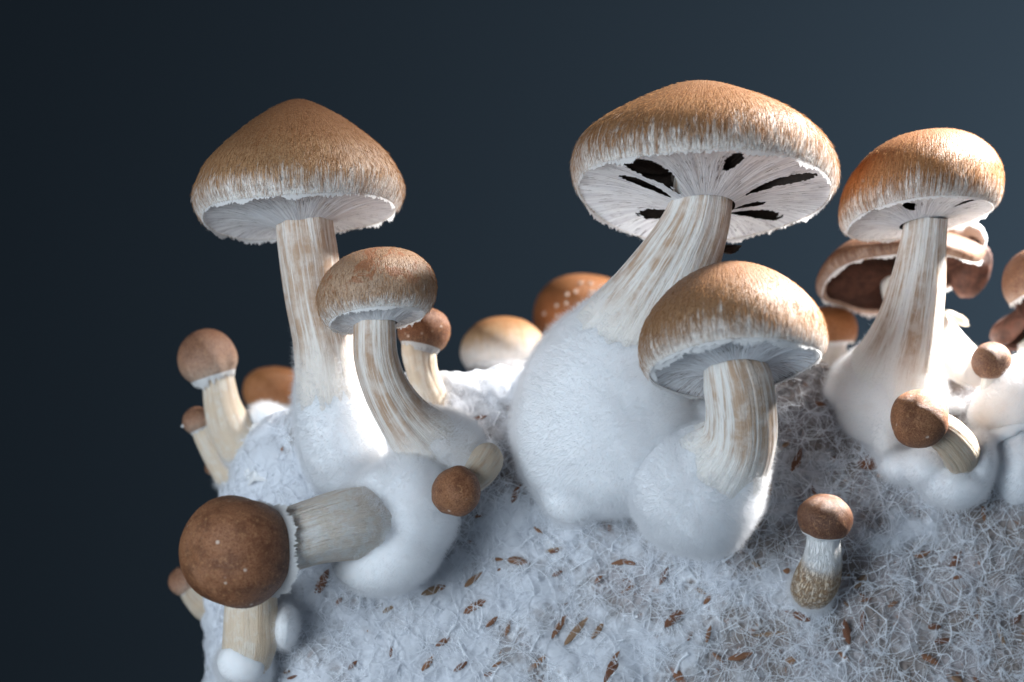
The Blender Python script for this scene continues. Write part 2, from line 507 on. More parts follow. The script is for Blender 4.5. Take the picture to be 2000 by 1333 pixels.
def blob_grid(px, py, w, rx, ry, rw, roll=0.0, lump=0.06, seed=0, n=40):
    c = P(px, py, w); k = kk(w)
    ph = np.linspace(0.02, math.pi - 0.02, n); th = np.linspace(0, 2 * math.pi, 2 * n, endpoint=False)
    d = np.stack([np.sin(ph)[:, None] * np.cos(th)[None], np.cos(ph)[:, None] + 0 * th[None], np.sin(ph)[:, None] * np.sin(th)[None]], -1)
    m = 1 + lump * fbm(d * 1.6 + seed * 5.1, seed, 3)
    l = d * np.array([rx, ry, rw]) * k * m[..., None]
    cr, sr = math.cos(roll), math.sin(roll)
    x = l[..., 0] * cr + l[..., 1] * sr; y = -l[..., 0] * sr + l[..., 1] * cr
    return c + RT * x[..., None] + UP * y[..., None] + TO * l[..., 2][..., None]

def blob_part(name, G, mat, parent):
    a, b, _ = G.shape
    V = np.vstack([G.reshape(-1, 3), G[0].mean(0), G[-1].mean(0)])
    j = np.arange(b)
    top = np.stack([np.full(b, a * b), (j + 1) % b, j], -1)
    bot = np.stack([np.full(b, a * b + 1), (a - 1) * b + j, (a - 1) * b + (j + 1) % b], -1)
    return mesh_obj(name, V, [grid_faces(a, b), top, bot], mat, parent)

def axis_vec(roll, back):
    """cap axis: roll degrees to the right in the picture, back degrees away from the camera (underside shows)"""
    r, b = math.radians(roll), math.radians(back)
    return math.cos(b) * (math.sin(r) * RT + math.cos(r) * UP) - math.sin(b) * TO

class Cap:
    """a cap of revolution with uneven margin. profile rows (radius, height over the rim plane), apex last"""
    def __init__(s, cx, cy, w, axis, prof, shear=(0, 0), rad_mod=(), rim_mod=(), bumps=(), seed=0, nth=220, nt=70, thick=9, wob=0.012):
        s.k = kk(w); s.c = P(cx, cy, w); s.n = nrm(axis); s.seed = seed; s.nth = nth
        s.e1 = nrm(RT - s.n * np.dot(RT, s.n))
        if abs(np.dot(RT, s.n)) > 0.9: s.e1 = nrm(UP - s.n * np.dot(UP, s.n))
        s.e2 = np.cross(s.n, s.e1)
        s.H = prof[-1][1]; s.prof = prof; s.rim_r = prof[0][0]; s.rim_h = prof[0][1]
        s.shear = shear; s.rad_mod = rad_mod; s.rim_mod = rim_mod; s.bumps = bumps; s.wob = wob
        s.th = np.linspace(0, 2 * math.pi, nth, endpoint=False)
        pr = spline(np.array(prof[::-1], float), nt)           # apex -> rim
        s.t_out = np.linspace(0, 1, nt)
        s.G = s.surf(pr[:, 0], pr[:, 1])
        # lip and underside
        rr, rh = s.rim_r, s.rim_h
        lip = np.array([[rr - thick * 0.45, rh - thick * 0.35], [rr - thick, rh], [rr - thick * 1.25, rh + thick * 0.5]])
        ins = np.linspace(rr - thick * 1.4, 1.0, 14)
        dome = rh + thick * 0.7 + (1 - (ins / rr) ** 2) * min(s.H * 0.22, 40)
        inn = np.vstack([lip, np.stack([ins, dome], -1)])
        s.GI = s.surf(inn[:, 0], inn[:, 1])
    def place(s, r, h, th):
        """r,h,th broadcast arrays -> world"""
        hn = np.clip((h - s.rim_h) / max(s.H - s.rim_h, 1), -0.3, 1)
        rm = 1 + s.wob * vnoise(np.stack([np.cos(th) * 1.7 + s.seed, np.sin(th) * 1.7, hn * 1.2], -1), s.seed)
        for k, a, ph in s.rad_mod: rm = rm + a * np.cos(k * (th - math.radians(ph))) * np.clip(r / s.rim_r, 0, 1)
        hh = h + 0 * th
        low = (np.clip(r / s.rim_r, 0, 1.1)) ** 2
        for k, a, ph in s.rim_mod: hh = hh + a * np.cos(k * (th - math.radians(ph))) * low
        x = r * rm * np.cos(th); y = r * rm * np.sin(th)
        for bx, by, br, bh in s.bumps:
            hh = hh + bh * np.exp(-((x - bx) ** 2 + (y - by) ** 2) / br ** 2) * sstep(-0.1, 0.4, hn)
        q = np.clip(hn, 0, 1)
        x = x + s.shear[0] * q; y = y + s.shear[1] * q
        return s.c + s.k * (s.e1 * x[..., None] + s.e2 * y[..., None] + s.n * hh[..., None])
    def surf(s, r, h):
        return s.place(r[:, None] + 0 * s.th[None], h[:, None] + 0 * s.th[None], s.th[None] + 0 * r[:, None])
    def fibv(s, t):
        th = s.th
        return np.stack([np.cos(th)[None] + 0 * t[:, None] + s.seed * 2.3, np.sin(th)[None] + 0 * t[:, None], t[:, None] + 0 * th[None]], -1)
    def build(s, parent, mat):
        G = np.concatenate([s.G, s.GI], 0)
        t = np.r_[s.t_out, np.full(len(s.GI), 1.0)]
        a, b, _ = G.shape
        o = mesh_obj('cap', G.reshape(-1, 3), grid_faces(a, b), mat, parent,
                     {'t': np.repeat(t, b), 'fib': s.fibv(t).reshape(-1, 3)})
        s.obj = o
        return o
    def fibrils(s, n, length=22, rad=0.2, lo=0.08, mat=None, lift=0.10, name='fibrils', power=4):
        """silky fibres lying down the meridians"""
        rng = np.random.default_rng(s.seed + 77)
        a, b, _ = s.G.shape
        N = grid_normals(s.G)
        if np.mean(np.sum(N * (s.G - s.c), -1)) < 0: N = -N
        R = np.linalg.norm(np.cross(s.G - s.c, s.n), axis=-1).mean(1)
        wt = R * (lo + s.t_out ** power); wt[-1] = 0; wt[0] = 0; wt /= wt.sum()
        i = rng.choice(a, n, p=wt); i = np.clip(i, 1, a - 2); j = rng.integers(0, b, n)
        fr = rng.uniform(0, 1, n)[:, None]; fj = rng.uniform(0, 1, n)[:, None]
        j2 = (j + 1) % b
        p = (s.G[i, j] * (1 - fj) + s.G[i, j2] * fj) * (1 - fr) + (s.G[i + 1, j] * (1 - fj) + s.G[i + 1, j2] * fj) * fr
        nv = N[i, j]
        dn = nrm(s.G[i + 1, j] - s.G[i - 1, j])
        sd = np.cross(nv, dn)
        tt = s.t_out[i]
        L = length * rng.uniform(0.4, 1.2, n) * (0.35 + 0.65 * tt) * np.where(tt > 0.93, 0.45, 1.0) * s.k
        d = nrm(dn + sd * rng.normal(0, 0.16, n)[:, None] + nv * (lift * rng.uniform(0.1, 1.3, n))[:, None])
        L = L[:, None]
        pts = np.stack([p - nv * 0.4, p + d * L * 0.5 + nv * L * 0.04, p + d * L + nv * L * rng.uniform(-.12, .08, n)[:, None] + sd * L * rng.normal(0, .08, n)[:, None]], 1)
        r = rad * rng.uniform(0.6, 1.3, n)[:, None] * np.array([0.7, 1.0, 0.3])
        tv = sstep(0.80, 1.06, tt + rng.normal(0, 0.09, n))
        return hair_obj(name, pts, r, mat or M['fibril'], s.obj, {'tt': np.repeat(tv[:, None], 3, 1)})
    def veil(s, parent, r_in, drop, mat, holes=(), sag=0.0, seed=0, nr=70, c_off=(0, 0), rim_in=6, name='veil', rag=0.35):
        """membrane under the cap from the rim down to the stem, torn holes cut out of the mesh; returns its object
        holes: rows (angle, half width deg, r0, r1) with r as fraction stem..rim"""
        nth = 420
        th = np.linspace(0, 2 * math.pi, nth, endpoint=False)
        q = np.linspace(0, 1, nr)                  # 0 rim .. 1 stem
        r0 = s.rim_r - rim_in
        R = r0 + (r_in - r0) * q
        h = s.rim_h - 2 - drop * q ** 1.7 + sag * np.sin(q * math.pi)
        TH = th[None] + 0 * q[:, None]
        rip = 2.2 * vnoise(np.stack([np.cos(TH) * 9 + seed, np.sin(TH) * 9, q[:, None] * 1.5 + 0 * TH], -1), seed + 2) * np.sin(q * math.pi)[:, None]
        G = s.place(R[:, None] + 0 * TH, h[:, None] + rip, TH)
        off = s.k * (s.e1 * c_off[0] + s.e2 * c_off[1])
        G = G + off * (q ** 1.2)[:, None, None]
        F = grid_faces(nr, nth)
        if holes:
            fi = (F // nth)[:, 0]; fj = (F % nth)[:, 0]
            fr = 1 - q[fi] ; ft = np.degrees(th[fj]) % 360
            jag = vnoise(np.stack([np.cos(th[fj]) * 14, np.sin(th[fj]) * 14, fr * 11], -1), seed + 8) * 0.30 + vnoise(np.stack([fj * 0.31, fi * 0.37, 0 * fr], -1), seed) * 0.22
            keep = np.ones(len(F), bool)
            for ang, hw, a0, a1 in holes:
                u = (fr - (a0 + a1) / 2) / ((a1 - a0) / 2)
                d = (ft - ang + 180) % 360 - 180
                v = d / hw
                keep &= (u * u + v * v + jag) > 1
            F = F[keep]
        fib = np.stack([np.cos(TH) + s.seed, np.sin(TH), q[:, None] + 0 * TH], -1)
        o = mesh_obj(name, G.reshape(-1, 3), F, mat, parent, {'t': np.repeat(q, nth), 'fib': fib.reshape(-1, 3)})
        return o
    def gills(s, parent, r_in, depth, mat, n=110, lift=4.0, name='gills'):
        """radial blades under the cap"""
        V, F = [], []
        rs = np.linspace(max(r_in * 0.7, 4), s.rim_r - 12, 8)
        for i in range(n):
            a = 2 * math.pi * i / n + random.uniform(-.008, .008)
            A = np.full(8, a)
            dome = s.rim_h + 9 + (1 - (rs / s.rim_r) ** 2) * min(s.H * 0.22, 40)
            up = s.place(rs, dome, A); dn = s.place(rs, dome - depth * np.sin(np.linspace(0.5, 2.9, 8)) - lift, A + 0.01)
            o = len(V) * 16
            V.append(np.vstack([up, dn])); j = np.arange(7)
            F.append(np.stack([j, j + 1, j + 9, j + 8], -1) + o)
        return mesh_obj(name, np.vstack(V), np.vstack(F), mat, parent, kind='stuff')
    def fringe(s, parent, length, seed=0, out=-0.06, name='veil_fringe', mat=None, base=2.0, inset=2):
        """ragged remains of the veil hanging at the margin"""
        n = 900
        th = np.linspace(0, 2 * math.pi, n, endpoint=False)
        circ = lambda f: np.stack([np.cos(th) * f + seed * 3, np.sin(th) * f, 0 * th], -1)
        L = base + length * np.clip(0.25 + 0.5 * vnoise(circ(6), seed) + 0.5 * np.abs(vnoise(circ(34), seed + 1)) + 0.45 * np.clip(vnoise(circ(90), seed + 2), 0, 1), 0, 1.4)
        r = np.full(n, s.rim_r - inset)
        a = s.place(r, np.full(n, s.rim_h + 1.0), th)
        b = s.place(r + out * L * 0.6, s.rim_h - L * 0.5, th)
        c = s.place(r + out * L * 1.6, s.rim_h - L, th)
        G = np.stack([a, b, c], 0)
        return mesh_obj(name, G.reshape(-1, 3), grid_faces(3, n), mat or M['fringe'], parent)

M['fibril'] = fluff_mat('cap_fibres', (.82, .81, .80), 0.3, (.40, .22, .105))
M['fibril_dark'] = fluff_mat('bud_fibres', (.50, .33, .23), 0.3, (.42, .24, .14))

def closed_grid(Gr):
    a, b, _ = Gr.shape
    V = np.vstack([Gr.reshape(-1, 3), Gr[0].mean(0), Gr[-1].mean(0)])
    j = np.arange(b)
    top = np.stack([np.full(b, a * b), (j + 1) % b, j], -1)
    bot = np.stack([np.full(b, a * b + 1), (a - 1) * b + j, (a - 1) * b + (j + 1) % b], -1)
    q = grid_faces(a, b)
    return V, np.vstack([np.vstack([q[:, [0, 1, 2]], q[:, [0, 2, 3]]]), top, bot])

def melt(name, grids, mat, root, voxel, iters=14):
    """several closed lumps run together into one soft mesh; returns object and its world verts / triangles / normals"""
    Vs, Fs, o = [], [], 0
    for g in grids:
        v, f = closed_grid(g)
        # outward facing
        c = v.mean(0); fn = np.cross(v[f[:, 1]] - v[f[:, 0]], v[f[:, 2]] - v[f[:, 0]])
        if np.sum(fn * (v[f].mean(1) - c)) < 0: f = f[:, ::-1]
        Vs.append(v); Fs.append(f + o); o += len(v)
    ob = mesh_obj(name, np.vstack(Vs), np.vstack(Fs), mat, root)
    m = ob.modifiers.new('r', 'REMESH'); m.mode = 'VOXEL'; m.voxel_size = voxel * S; m.use_smooth_shade = True
    m2 = ob.modifiers.new('s', 'SMOOTH'); m2.factor = 0.5; m2.iterations = iters
    dg = bpy.context.evaluated_depsgraph_get()
    me = bpy.data.meshes.new_from_object(ob.evaluated_get(dg), depsgraph=dg)
    ob.modifiers.clear(); old = ob.data; ob.data = me; bpy.data.meshes.remove(old); me.name = name
    if not me.materials: me.materials.append(mat)
    me.polygons.foreach_set('use_smooth', np.ones(len(me.polygons), bool))
    me.calc_loop_triangles()
    V = np.zeros(len(me.vertices) * 3, np.float32); me.vertices.foreach_get('co', V); V = V.reshape(-1, 3).astype(float)
    N = np.zeros(len(me.vertices) * 3, np.float32); me.vertices.foreach_get('normal', N); N = N.reshape(-1, 3).astype(float)
    T = np.zeros(len(me.loop_triangles) * 3, np.int32); me.loop_triangles.foreach_get('vertices', T); T = T.reshape(-1, 3)
    V = (V + origin_of(root)) / S - np.array([0, 0, Z0])
    return ob, V, T, N

def fuzz_mesh(V, T, N, n, length, rad, parent, density=None, seed=0, droop=0.15, name='fuzz', lift=1.0, mat=None):
    rng = np.random.default_rng(seed + 5)
    A = np.linalg.norm(np.cross(V[T[:, 1]] - V[T[:, 0]], V[T[:, 2]] - V[T[:, 0]]), axis=1)
    nf = N[T].mean(1)
    w = A * np.where(nf @ TO < -0.4, 0.25, 1.0)
    if density is not None: w = w * density[T].mean(1)
    w = np.maximum(w, 0); w /= w.sum()
    f = rng.choice(len(T), n, p=w)
    u, v = rng.random(n), rng.random(n); fl = u + v > 1; u[fl] = 1 - u[fl]; v[fl] = 1 - v[fl]
    bc = np.stack([1 - u - v, u, v], -1)[..., None]
    p = (V[T[f]] * bc).sum(1); nv = nrm((N[T[f]] * bc).sum(1))
    d = nrm(nv * lift + rng.normal(0, 0.42, (n, 3)))
    L = (length * rng.uniform(0.4, 1.25, n))[:, None]
    cur = rng.normal(0, 0.35, (n, 3)) + np.array([0, 0, -droop])
    pts = np.stack([p - nv, p + d * L * 0.5, p + d * L + cur * L * 0.55], 1)
    r = rad * rng.uniform(0.6, 1.3, n)[:, None] * np.array([1.0, 0.8, 0.25])
    return hair_obj(name, pts, r, mat or M['fuzz'], parent)

def split_bulb(path, s_bulb, ns, nth, root, stem_mat_, bulb_mat, end_round, groove, lump, seed, nf, flen, ramp=0.10, lump_scale=70, puff=4.0, lobes=()):
    """stem tube and its felted bulb: the bulb swells through the stem skin with an uneven upper edge"""
    G, t, fib = tube_grid(path, ns, nth, end_round=end_round, groove=groove, seed=seed)
    U, _, _ = tube_grid(path, ns, nth, end_round=end_round, seed=seed)
    a = len(t)
    i_end = min(a, int(np.searchsorted(t, min(1.0, s_bulb + 0.17))) + 1)
    fd = sstep(s_bulb, s_bulb + 0.15, t)[:, None, None]
    Gs = G + (U - G) * fd
    Cn = U.mean(1, keepdims=True)
    Gs = Gs + (Cn - Gs) * (0.06 * fd)
    st = tube_part('stem', Gs[:i_end], np.clip(t[:i_end] / max(s_bulb, .05) * 0.7, 0, 1), fib[:i_end], stem_mat_, root)
    i0 = max(0, int(np.searchsorted(t, s_bulb - ramp)))
    B = U[i0:].copy(); tb = t[i0:]
    N = grid_normals(B)
    cc = B.mean(1, keepdims=True)
    if np.mean(np.sum(N * (B - cc), -1)) < 0: N = -N
    lf = fbm(B / lump_scale, seed + 4, 3)
    edge = fbm(B / 34, seed + 40, 4)
    up = sstep(s_bulb - ramp, s_bulb + ramp * 1.4, tb)[:, None]
    gr = groove * 60
    if lobes: puff += 7
    off = -(3.0 + gr) + (3.0 + gr + puff) * up + edge * 3.0 * (1 - up) * (up > 0.01) + lf * lump * up
    B = B + N * off[..., None]
    big = max(p[3] for p in path)
    bu, mv, mt, mn = melt('bulb', [B, *lobes], bulb_mat, root, float(np.clip(big / 24, 1.3, 4.5)), 70 if lobes else 10)
    if nf:
        cen = U[i0:].mean(1)
        near = np.array([np.argmin(((cen - q) ** 2).sum(1)) for q in mv])
        dv = sstep(s_bulb - ramp, s_bulb + ramp * 0.9, tb[near]) + 0.02
        fuzz_mesh(mv, mt, mn, int(nf * 2.6), flen * 1.5, 0.095, bu, dv, seed)
        # down also creeps up the stem, thinning out
        i1 = max(0, int(np.searchsorted(t, s_bulb - ramp * 2.2)))
        i2 = min(a - 1, int(np.searchsorted(t, s_bulb + ramp * 0.6)))
        if i2 - i1 > 4:
            FZ = Gs[i1:i2]; tf = t[i1:i2]
            q = vnoise(FZ / 20, seed + 70)
            dn = sstep(s_bulb - ramp * 2.2, s_bulb + ramp * 0.2, tf)[:, None] ** 1.6
            fuzz(FZ, int(nf * 0.22), flen * 0.9, 0.11, st, density=dn * np.clip(0.3 + q, 0.02, 1.3), seed=seed + 3)
    return st, bu

def base_pt(path):
    x, y, w, r = path[-1]
    return P(x, y, w)

# ================================================================ SETTING
def quad_sheet(name, pts, mat, kind):
    o = mesh_obj(name, np.array(pts, float), np.array([[0, 1, 2, 3]]), mat, None, smooth=False)
    return tag(o, kind=kind)

k = NT('backdrop_paper')
nz = k.noise(k.obj(), 3.0, 3)
M['backdrop'] = k.done(k.bsdf(k.mix(nz, (.034, .046, .059), (.038, .051, .065)), 0.95, None, spec=0.05))
M['table'] = plain_mat('table_dark', (.03, .035, .04), 0.6, 60, 0.3)
# slate paper roll: hangs behind and sweeps forward under the block as one sheet
prof = [(23000, 22000), (23000, 2000), (23000, 200)] + [(21600 + 1400 * math.cos(a), 150 - 1400 * math.sin(a)) for a in np.linspace(0.15, math.pi / 2, 10)] + [(5000, -1250), (-1200, -1250)]
pv = []
for y, z in prof:
    pv += [[-24000, y, max(z, -1250)], [24000, y, max(z, -1250)]]
pf = [[2 * i, 2 * i + 1, 2 * i + 3, 2 * i + 2] for i in range(len(prof) - 1)]
tag(mesh_obj('backdrop', np.array(pv), np.array(pf), M['backdrop'], None), 'plain slate blue paper backdrop curving under the block', kind='structure')

# ================================================================ SUBSTRATE BLOCK
block = thing('substrate_block', (300, 700, -1250), 'white mycelium covered growing block studded with brown husks, carrying all the mushrooms', 'growing block')
XL, XR, YF, YB, RC = -640.0, 1450.0, 200.0, 1250.0, 280.0
out = []
def arc(cx, cy, a0, a1, step):
    n = max(2, int(abs(a1 - a0) * RC / step))
    for a in np.linspace(a0, a1, n, endpoint=False):
        out.append((cx + RC * math.cos(a), cy + RC * math.sin(a)))
for x in np.arange(XL + RC, 1150, 5.5): out.append((x, YF))
for x in np.arange(1150, XR - RC, 30): out.append((x, YF))
arc(XR - RC, YF + RC, -math.pi / 2, 0, 40)
for y in np.arange(YF + RC, YB - RC, 50): out.append((XR, y))
arc(XR - RC, YB - RC, 0, math.pi / 2, 50)
for x in np.arange(XR - RC, XL + RC, -50): out.append((x, YB))
arc(XL + RC, YB - RC, math.pi / 2, math.pi, 30)
for y in np.arange(YB - RC, YF + RC, -20): out.append((XL, y))
arc(XL + RC, YF + RC, math.pi, 1.5 * math.pi, 6)
O2 = np.array(out)
zt_x = np.array([-700, -600, -537, -457, -300, -150, 40, 300, 550, 656, 760, 900, 1000, 1500])
zt_z = np.array([-150, -130, -108, -76, -44, -24, -30, -26, -28, -18, -30, -50, -70, -80])
def ztop(X): return np.interp(X, zt_x, zt_z)
side = np.r_[np.linspace(-1250, -800, 10), np.linspace(-780, -160, 116)]
ER = 70.0
ang = np.linspace(0, math.pi / 2, 16)
levels = [('s', f) for f in np.linspace(0, 1, 10)]
G = []
X, Y = O2[:, 0], O2[:, 1]
cx = np.clip(X, XL + 525, XR - 525); cy = np.full_like(X, 725.0)
din = nrm(np.stack([cx - X, cy - Y], -1))
zt = ztop(X)
for f in np.r_[np.linspace(0, 0.30, 8), np.linspace(0.312, 1, 122)]:
    z = -1250 + (zt - ER + 1250) * f
    sh = np.interp(z, [-1250, -700, -300, -120], [-10, 0, 30, 62]) * sstep(-300, -620, X)
    G.append(np.stack([X + sh, Y, z], -1))
for a in ang[1:]:
    z = zt - ER + ER * math.sin(a)
    sh = np.interp(z, [-1250, -700, -300, -120], [-10, 0, 30, 62]) * sstep(-300, -620, X)
    ins = ER * (1 - math.cos(a))
    G.append(np.stack([X + sh + din[:, 0] * ins, Y + din[:, 1] * ins, z], -1))
rim = G[-1].copy()
for f in np.r_[np.linspace(0.02, 0.3, 16), np.linspace(0.34, 0.99, 14)]:
    g = rim.copy(); g[:, 0] = rim[:, 0] * (1 - f) + cx * f; g[:, 1] = rim[:, 1] * (1 - f) + cy * f
    g[:, 2] = rim[:, 2] + 4 * f
    G.append(g)
G = np.array(G)
BN = grid_normals(G)
if np.mean(BN[60][:200] @ np.array([0, -1, 0])) < 0: BN = -BN
dis = 15 * fbm(G / 170, 3, 2) + 7 * fbm(G / 52, 8, 3) + 2.5 * vnoise(G / 17, 21)
dis *= np.interp(np.arange(len(G)), [0, 6, len(G) - 31, len(G) - 20], [0, 1, 1, 0.5])[:, None]
BG = G + BN * dis[..., None]
BN = grid_normals(BG)
if np.mean(BN[60][:200] @ np.array([0, -1, 0])) < 0: BN = -BN
# how thick the white growth lies: smooth and closed on the left, webby over dark substrate on the right
dens = np.clip(0.74 - BG[..., 0] / 1700 + 0.45 * fbm(BG / 120, 31, 3), 0, 1)

k = NT('mycelium_mat')
ob = k.obj(); dn = k.attr('dens')
n1 = k.noise(ob, 120, 4, 0.6); n2 = k.noise(ob, 420, 4, 0.6); n3 = k.noise(ob, 1500, 3, 0.6)
v1 = k.voro(ob, 330, 'DISTANCE_TO_EDGE')
cell = k.rng(v1, 0.03, 0.22)
dark = k.mix(k.rng(n1, 0.4, 0.62), (.26, .22, .20), (.42, .39, .40))
dark = k.mix(k.rng(n2, 0.60, 0.72), dark, (.33, .17, .10))
pale = k.mix(n2, (.72, .74, .78), (.84, .855, .885))
f = k.math('ADD', k.math('MULTIPLY', dn, 0.85), k.math('ADD', k.math('MULTIPLY', k.math('SUBTRACT', n2, 0.5), 0.9), k.math('MULTIPLY', cell, -0.28)), clamp=True)
c = k.mix(k.rng(f, 0.12, 0.6), dark, pale)
nb = k.bump(k.math('ADD', k.math('MULTIPLY', n2, 1.0), k.math('ADD', k.math('MULTIPLY', n3, 0.35), k.math('MULTIPLY', cell, -0.5))), 0.0009, 0.9)
M['mat'] = k.done(k.bsdf(c, 0.9, nb, 0.25, 0.002, 0.1, 0.15, (1, .85, .8)))
a, b, _ = BG.shape
V = np.vstack([BG.reshape(-1, 3), BG[-1].mean(0), BG[0].mean(0)])
j = np.arange(b)
topf = np.stack([np.full(b, a * b), (a - 1) * b + j, (a - 1) * b + (j + 1) % b], -1)
botf = np.stack([np.full(b, a * b + 1), (j + 1) % b, j], -1)
mesh_obj('mycelium_mat', V, [grid_faces(a, b), topf, botf], M['mat'], block, {'dens': np.r_[dens.ravel(), .5, .5]})
qf = grid_faces(a, b)
bvh = BVHTree.FromPolygons([tuple(v) for v in V], [tuple(int(i) for i in f) for f in qf])

def hit(px, py):
    """where the view ray through a picture position meets the block: point, normal"""
    d = nrm(P(px, py, 0) - CAM)
    loc, nn, idx, dist = bvh.ray_cast(Vector(CAM), Vector(d), 20000)
    if loc is None: return None
    nn = np.array(nn)
    if np.dot(nn, d) > 0: nn = -nn
    return np.array(loc), nn

# thin half transparent film of young mycelium over the front
k = NT('mycelium_film')
ob = k.obj()
n1 = k.noise(ob, 95, 3, 0.55); n2 = k.noise(ob, 340, 4, 0.65, 0.5); n3 = k.noise(ob, 1100, 3, 0.7)
dn = k.attr('dens')
al = k.math('ADD', k.math('MULTIPLY', n1, 0.9), k.math('ADD', k.math('MULTIPLY', n2, 0.7), k.math('ADD', k.math('MULTIPLY', n3, 0.25), k.math('MULTIPLY', dn, 0.45))))
al = k.rng(al, 0.98, 1.42, 0.03, 0.95)
d1 = k.n('BsdfDiffuse'); k.put(d1.inputs['Color'], (.86, .885, .93))
d2 = k.n('BsdfTranslucent'); k.put(d2.inputs['Color'], (.86, .885, .93))
mm = k.n('MixShader'); mm.inputs[0].default_value = 0.4
k.t.links.new(d1.outputs[0], mm.inputs[1]); k.t.links.new(d2.outputs[0], mm.inputs[2])
tr = k.n('BsdfTransparent'); m2 = k.n('MixShader')
k.put(m2.inputs[0], al); k.t.links.new(tr.outputs[0], m2.inputs[1]); k.t.links.new(mm.outputs[0], m2.inputs[2])
M['film'] = k.done(m2.outputs[0])
i0, i1 = 8, len(G) - 31
FG = BG[i0:i1] + BN[i0:i1] * (9 + 5 * fbm(BG[i0:i1] / 40, 61, 2) + 3 * vnoise(BG[i0:i1] / 150, 62))[..., None]
mesh_obj('mycelium_film', FG.reshape(-1, 3), grid_faces(i1 - i0, b), M['film'], block, {'dens': dens[i0:i1].ravel()}, kind='stuff')

# ---------------------------------------------------------------- strands of mycelium
M['strand'] = fluff_mat('mycelium_strands', (.88, .90, .94), 0.35)
strands, srad = [], []
def add_strand(pts, r):
    strands.append(pts); srad.append(r)
def region_ok(px, py):
    return py > 735
def net(sp, lift, rad, jitter, seed, y0=735, y1=1420, x0=380, x1=2120, prob=1.0):
    rng = np.random.default_rng(seed)
    pts = []
    y = y0
    while y < y1:
        x = x0 + rng.uniform(0, sp)
        while x < x1:
            pts.append((x + rng.normal(0, sp * jitter), y + rng.normal(0, sp * jitter))); x += sp * rng.uniform(0.7, 1.5)
        y += sp * 0.9
    vv = [Vector(p) for p in pts]
    r = delaunay_2d_cdt(vv, [], [], 0, 1e-6)
    pv = np.array([tuple(p) for p in r[0]]); tri = np.array([f for f in r[2]])
    A, B, C = pv[tri[:, 0]], pv[tri[:, 1]], pv[tri[:, 2]]
    # centroid pulled to the circumcentre: cell corners
    cen = (A + B + C) / 3
    edge = {}
    for ti, t in enumerate(tri):
        for e in ((t[0], t[1]), (t[1], t[2]), (t[2], t[0])):
            edge.setdefault((min(e), max(e)), []).append(ti)
    cache = {}
    def hp(i):
        if i not in cache:
            cache[i] = hit(*cen[i])
        return cache[i]
    for e, ts in edge.items():
        if len(ts) != 2 or rng.random() > prob or (845 < cen[ts[0]][0] < 1075 and cen[ts[0]][1] < 805): continue
        h0, h1 = hp(ts[0]), hp(ts[1])
        if h0 is None or h1 is None: continue
        p0, q0 = h0; p1, q1 = h1
        L = np.linalg.norm(p1 - p0)
        if L > sp * 3 or L < 2: continue
        n = nrm(q0 + q1)
        side = np.cross(n, nrm(p1 - p0))
        l0 = lift * (0.3 + rng.random()); l1 = lift * (0.3 + rng.random())
        bow = rng.normal(0, 0.13) * L
        u = np.linspace(-0.12, 1.12, 5)[:, None]
        s = np.sin(np.clip(u, 0, 1) * math.pi)
        p = p0 + (p1 - p0) * u + n * (l0 * (1 - u) + l1 * u - s * lift * 0.35 * rng.random()) + side * bow * s
        rr = rad * math.exp(rng.normal(0, 0.45))
        add_strand(p, rr * np.array([1.25, 0.8, 0.7, 0.8, 1.25]))
net(44, 19, 0.85, 0.40, 1, prob=0.75)
net(27, 13, 0.5, 0.42, 2, prob=0.7)
rng = np.random.default_rng(5)
def on_ridge(x, y):
    return (848 < x < 1072 and y < 812) or (1492 < x < 1690 and y < 762) or (1838 < x < 1930 and y < 815)
def march(px, py, ang, length, steps, curl, lift0, lift1, r, wav=0.0):
    cl = fbm(np.array([px / 75.0, py / 75.0, 0.5]), 91, 2)
    if cl < rng.uniform(-0.55, 0.35): return
    if on_ridge(px, py) and (py < 790 or rng.random() < 0.7): return
    pts = []
    for s in range(steps):
        h = hit(px, py)
        if h is None: return
        f = s / (steps - 1)
        pts.append(h[0] + h[1] * (lift0 + (lift1 - lift0) * f + wav * math.sin(f * 9 + px)))
        px += math.cos(ang) * length / (steps - 1); py -= math.sin(ang) * length / (steps - 1)
        ang += curl / (steps - 1) + rng.normal(0, 0.33)
    pts = np.array(pts)
    if np.max(np.linalg.norm(np.diff(pts, axis=0), axis=1)) > length * 0.9: return
    add_strand(pts, r * np.linspace(1.2, 0.35, steps))
# tufts that radiate from a knot
for i in range(480):
    x, y = rng.uniform(395, 2080), rng.uniform(745, 1400)
    if x < 620 and rng.random() < 0.5: continue
    R = rng.uniform(20, 60); a0 = rng.uniform(0, 6.28); spread = rng.choice([1.2, 2.5, 6.28])
    for q in range(int(rng.integers(8, 22))):
        march(x + rng.normal(0, 2), y + rng.normal(0, 2), a0 + rng.uniform(-.5, .5) * spread, R * rng.uniform(.5, 1.3), 5, rng.normal(0, .7), rng.uniform(8, 22), rng.uniform(1, 14), rng.uniform(.25, .7))
# long stray filaments
for i in range(4200):
    x, y = rng.uniform(385, 2100), rng.uniform(740, 1410)
    march(x, y, rng.uniform(0, 6.28), rng.uniform(40, 190), 7, rng.normal(0, 1.2), rng.uniform(4, 24), rng.uniform(4, 24), rng.uniform(.25, .75))
# fine down
for i in range(11000):
    x, y = rng.uniform(385, 2100), rng.uniform(740, 1410)
    march(x, y, rng.uniform(0, 6.28), rng.uniform(8, 26), 5, rng.normal(0, 1.5), rng.uniform(0, 14), rng.uniform(4, 20), rng.uniform(.12, .28))
for m_ in (5, 7):
    sel = [i for i, q in enumerate(strands) if len(q) == m_]
    hair_obj('mycelium_strands' if m_ == 5 else 'mycelium_filaments', np.array([strands[i] for i in sel]), np.array([srad[i] for i in sel]), M['strand'], block)

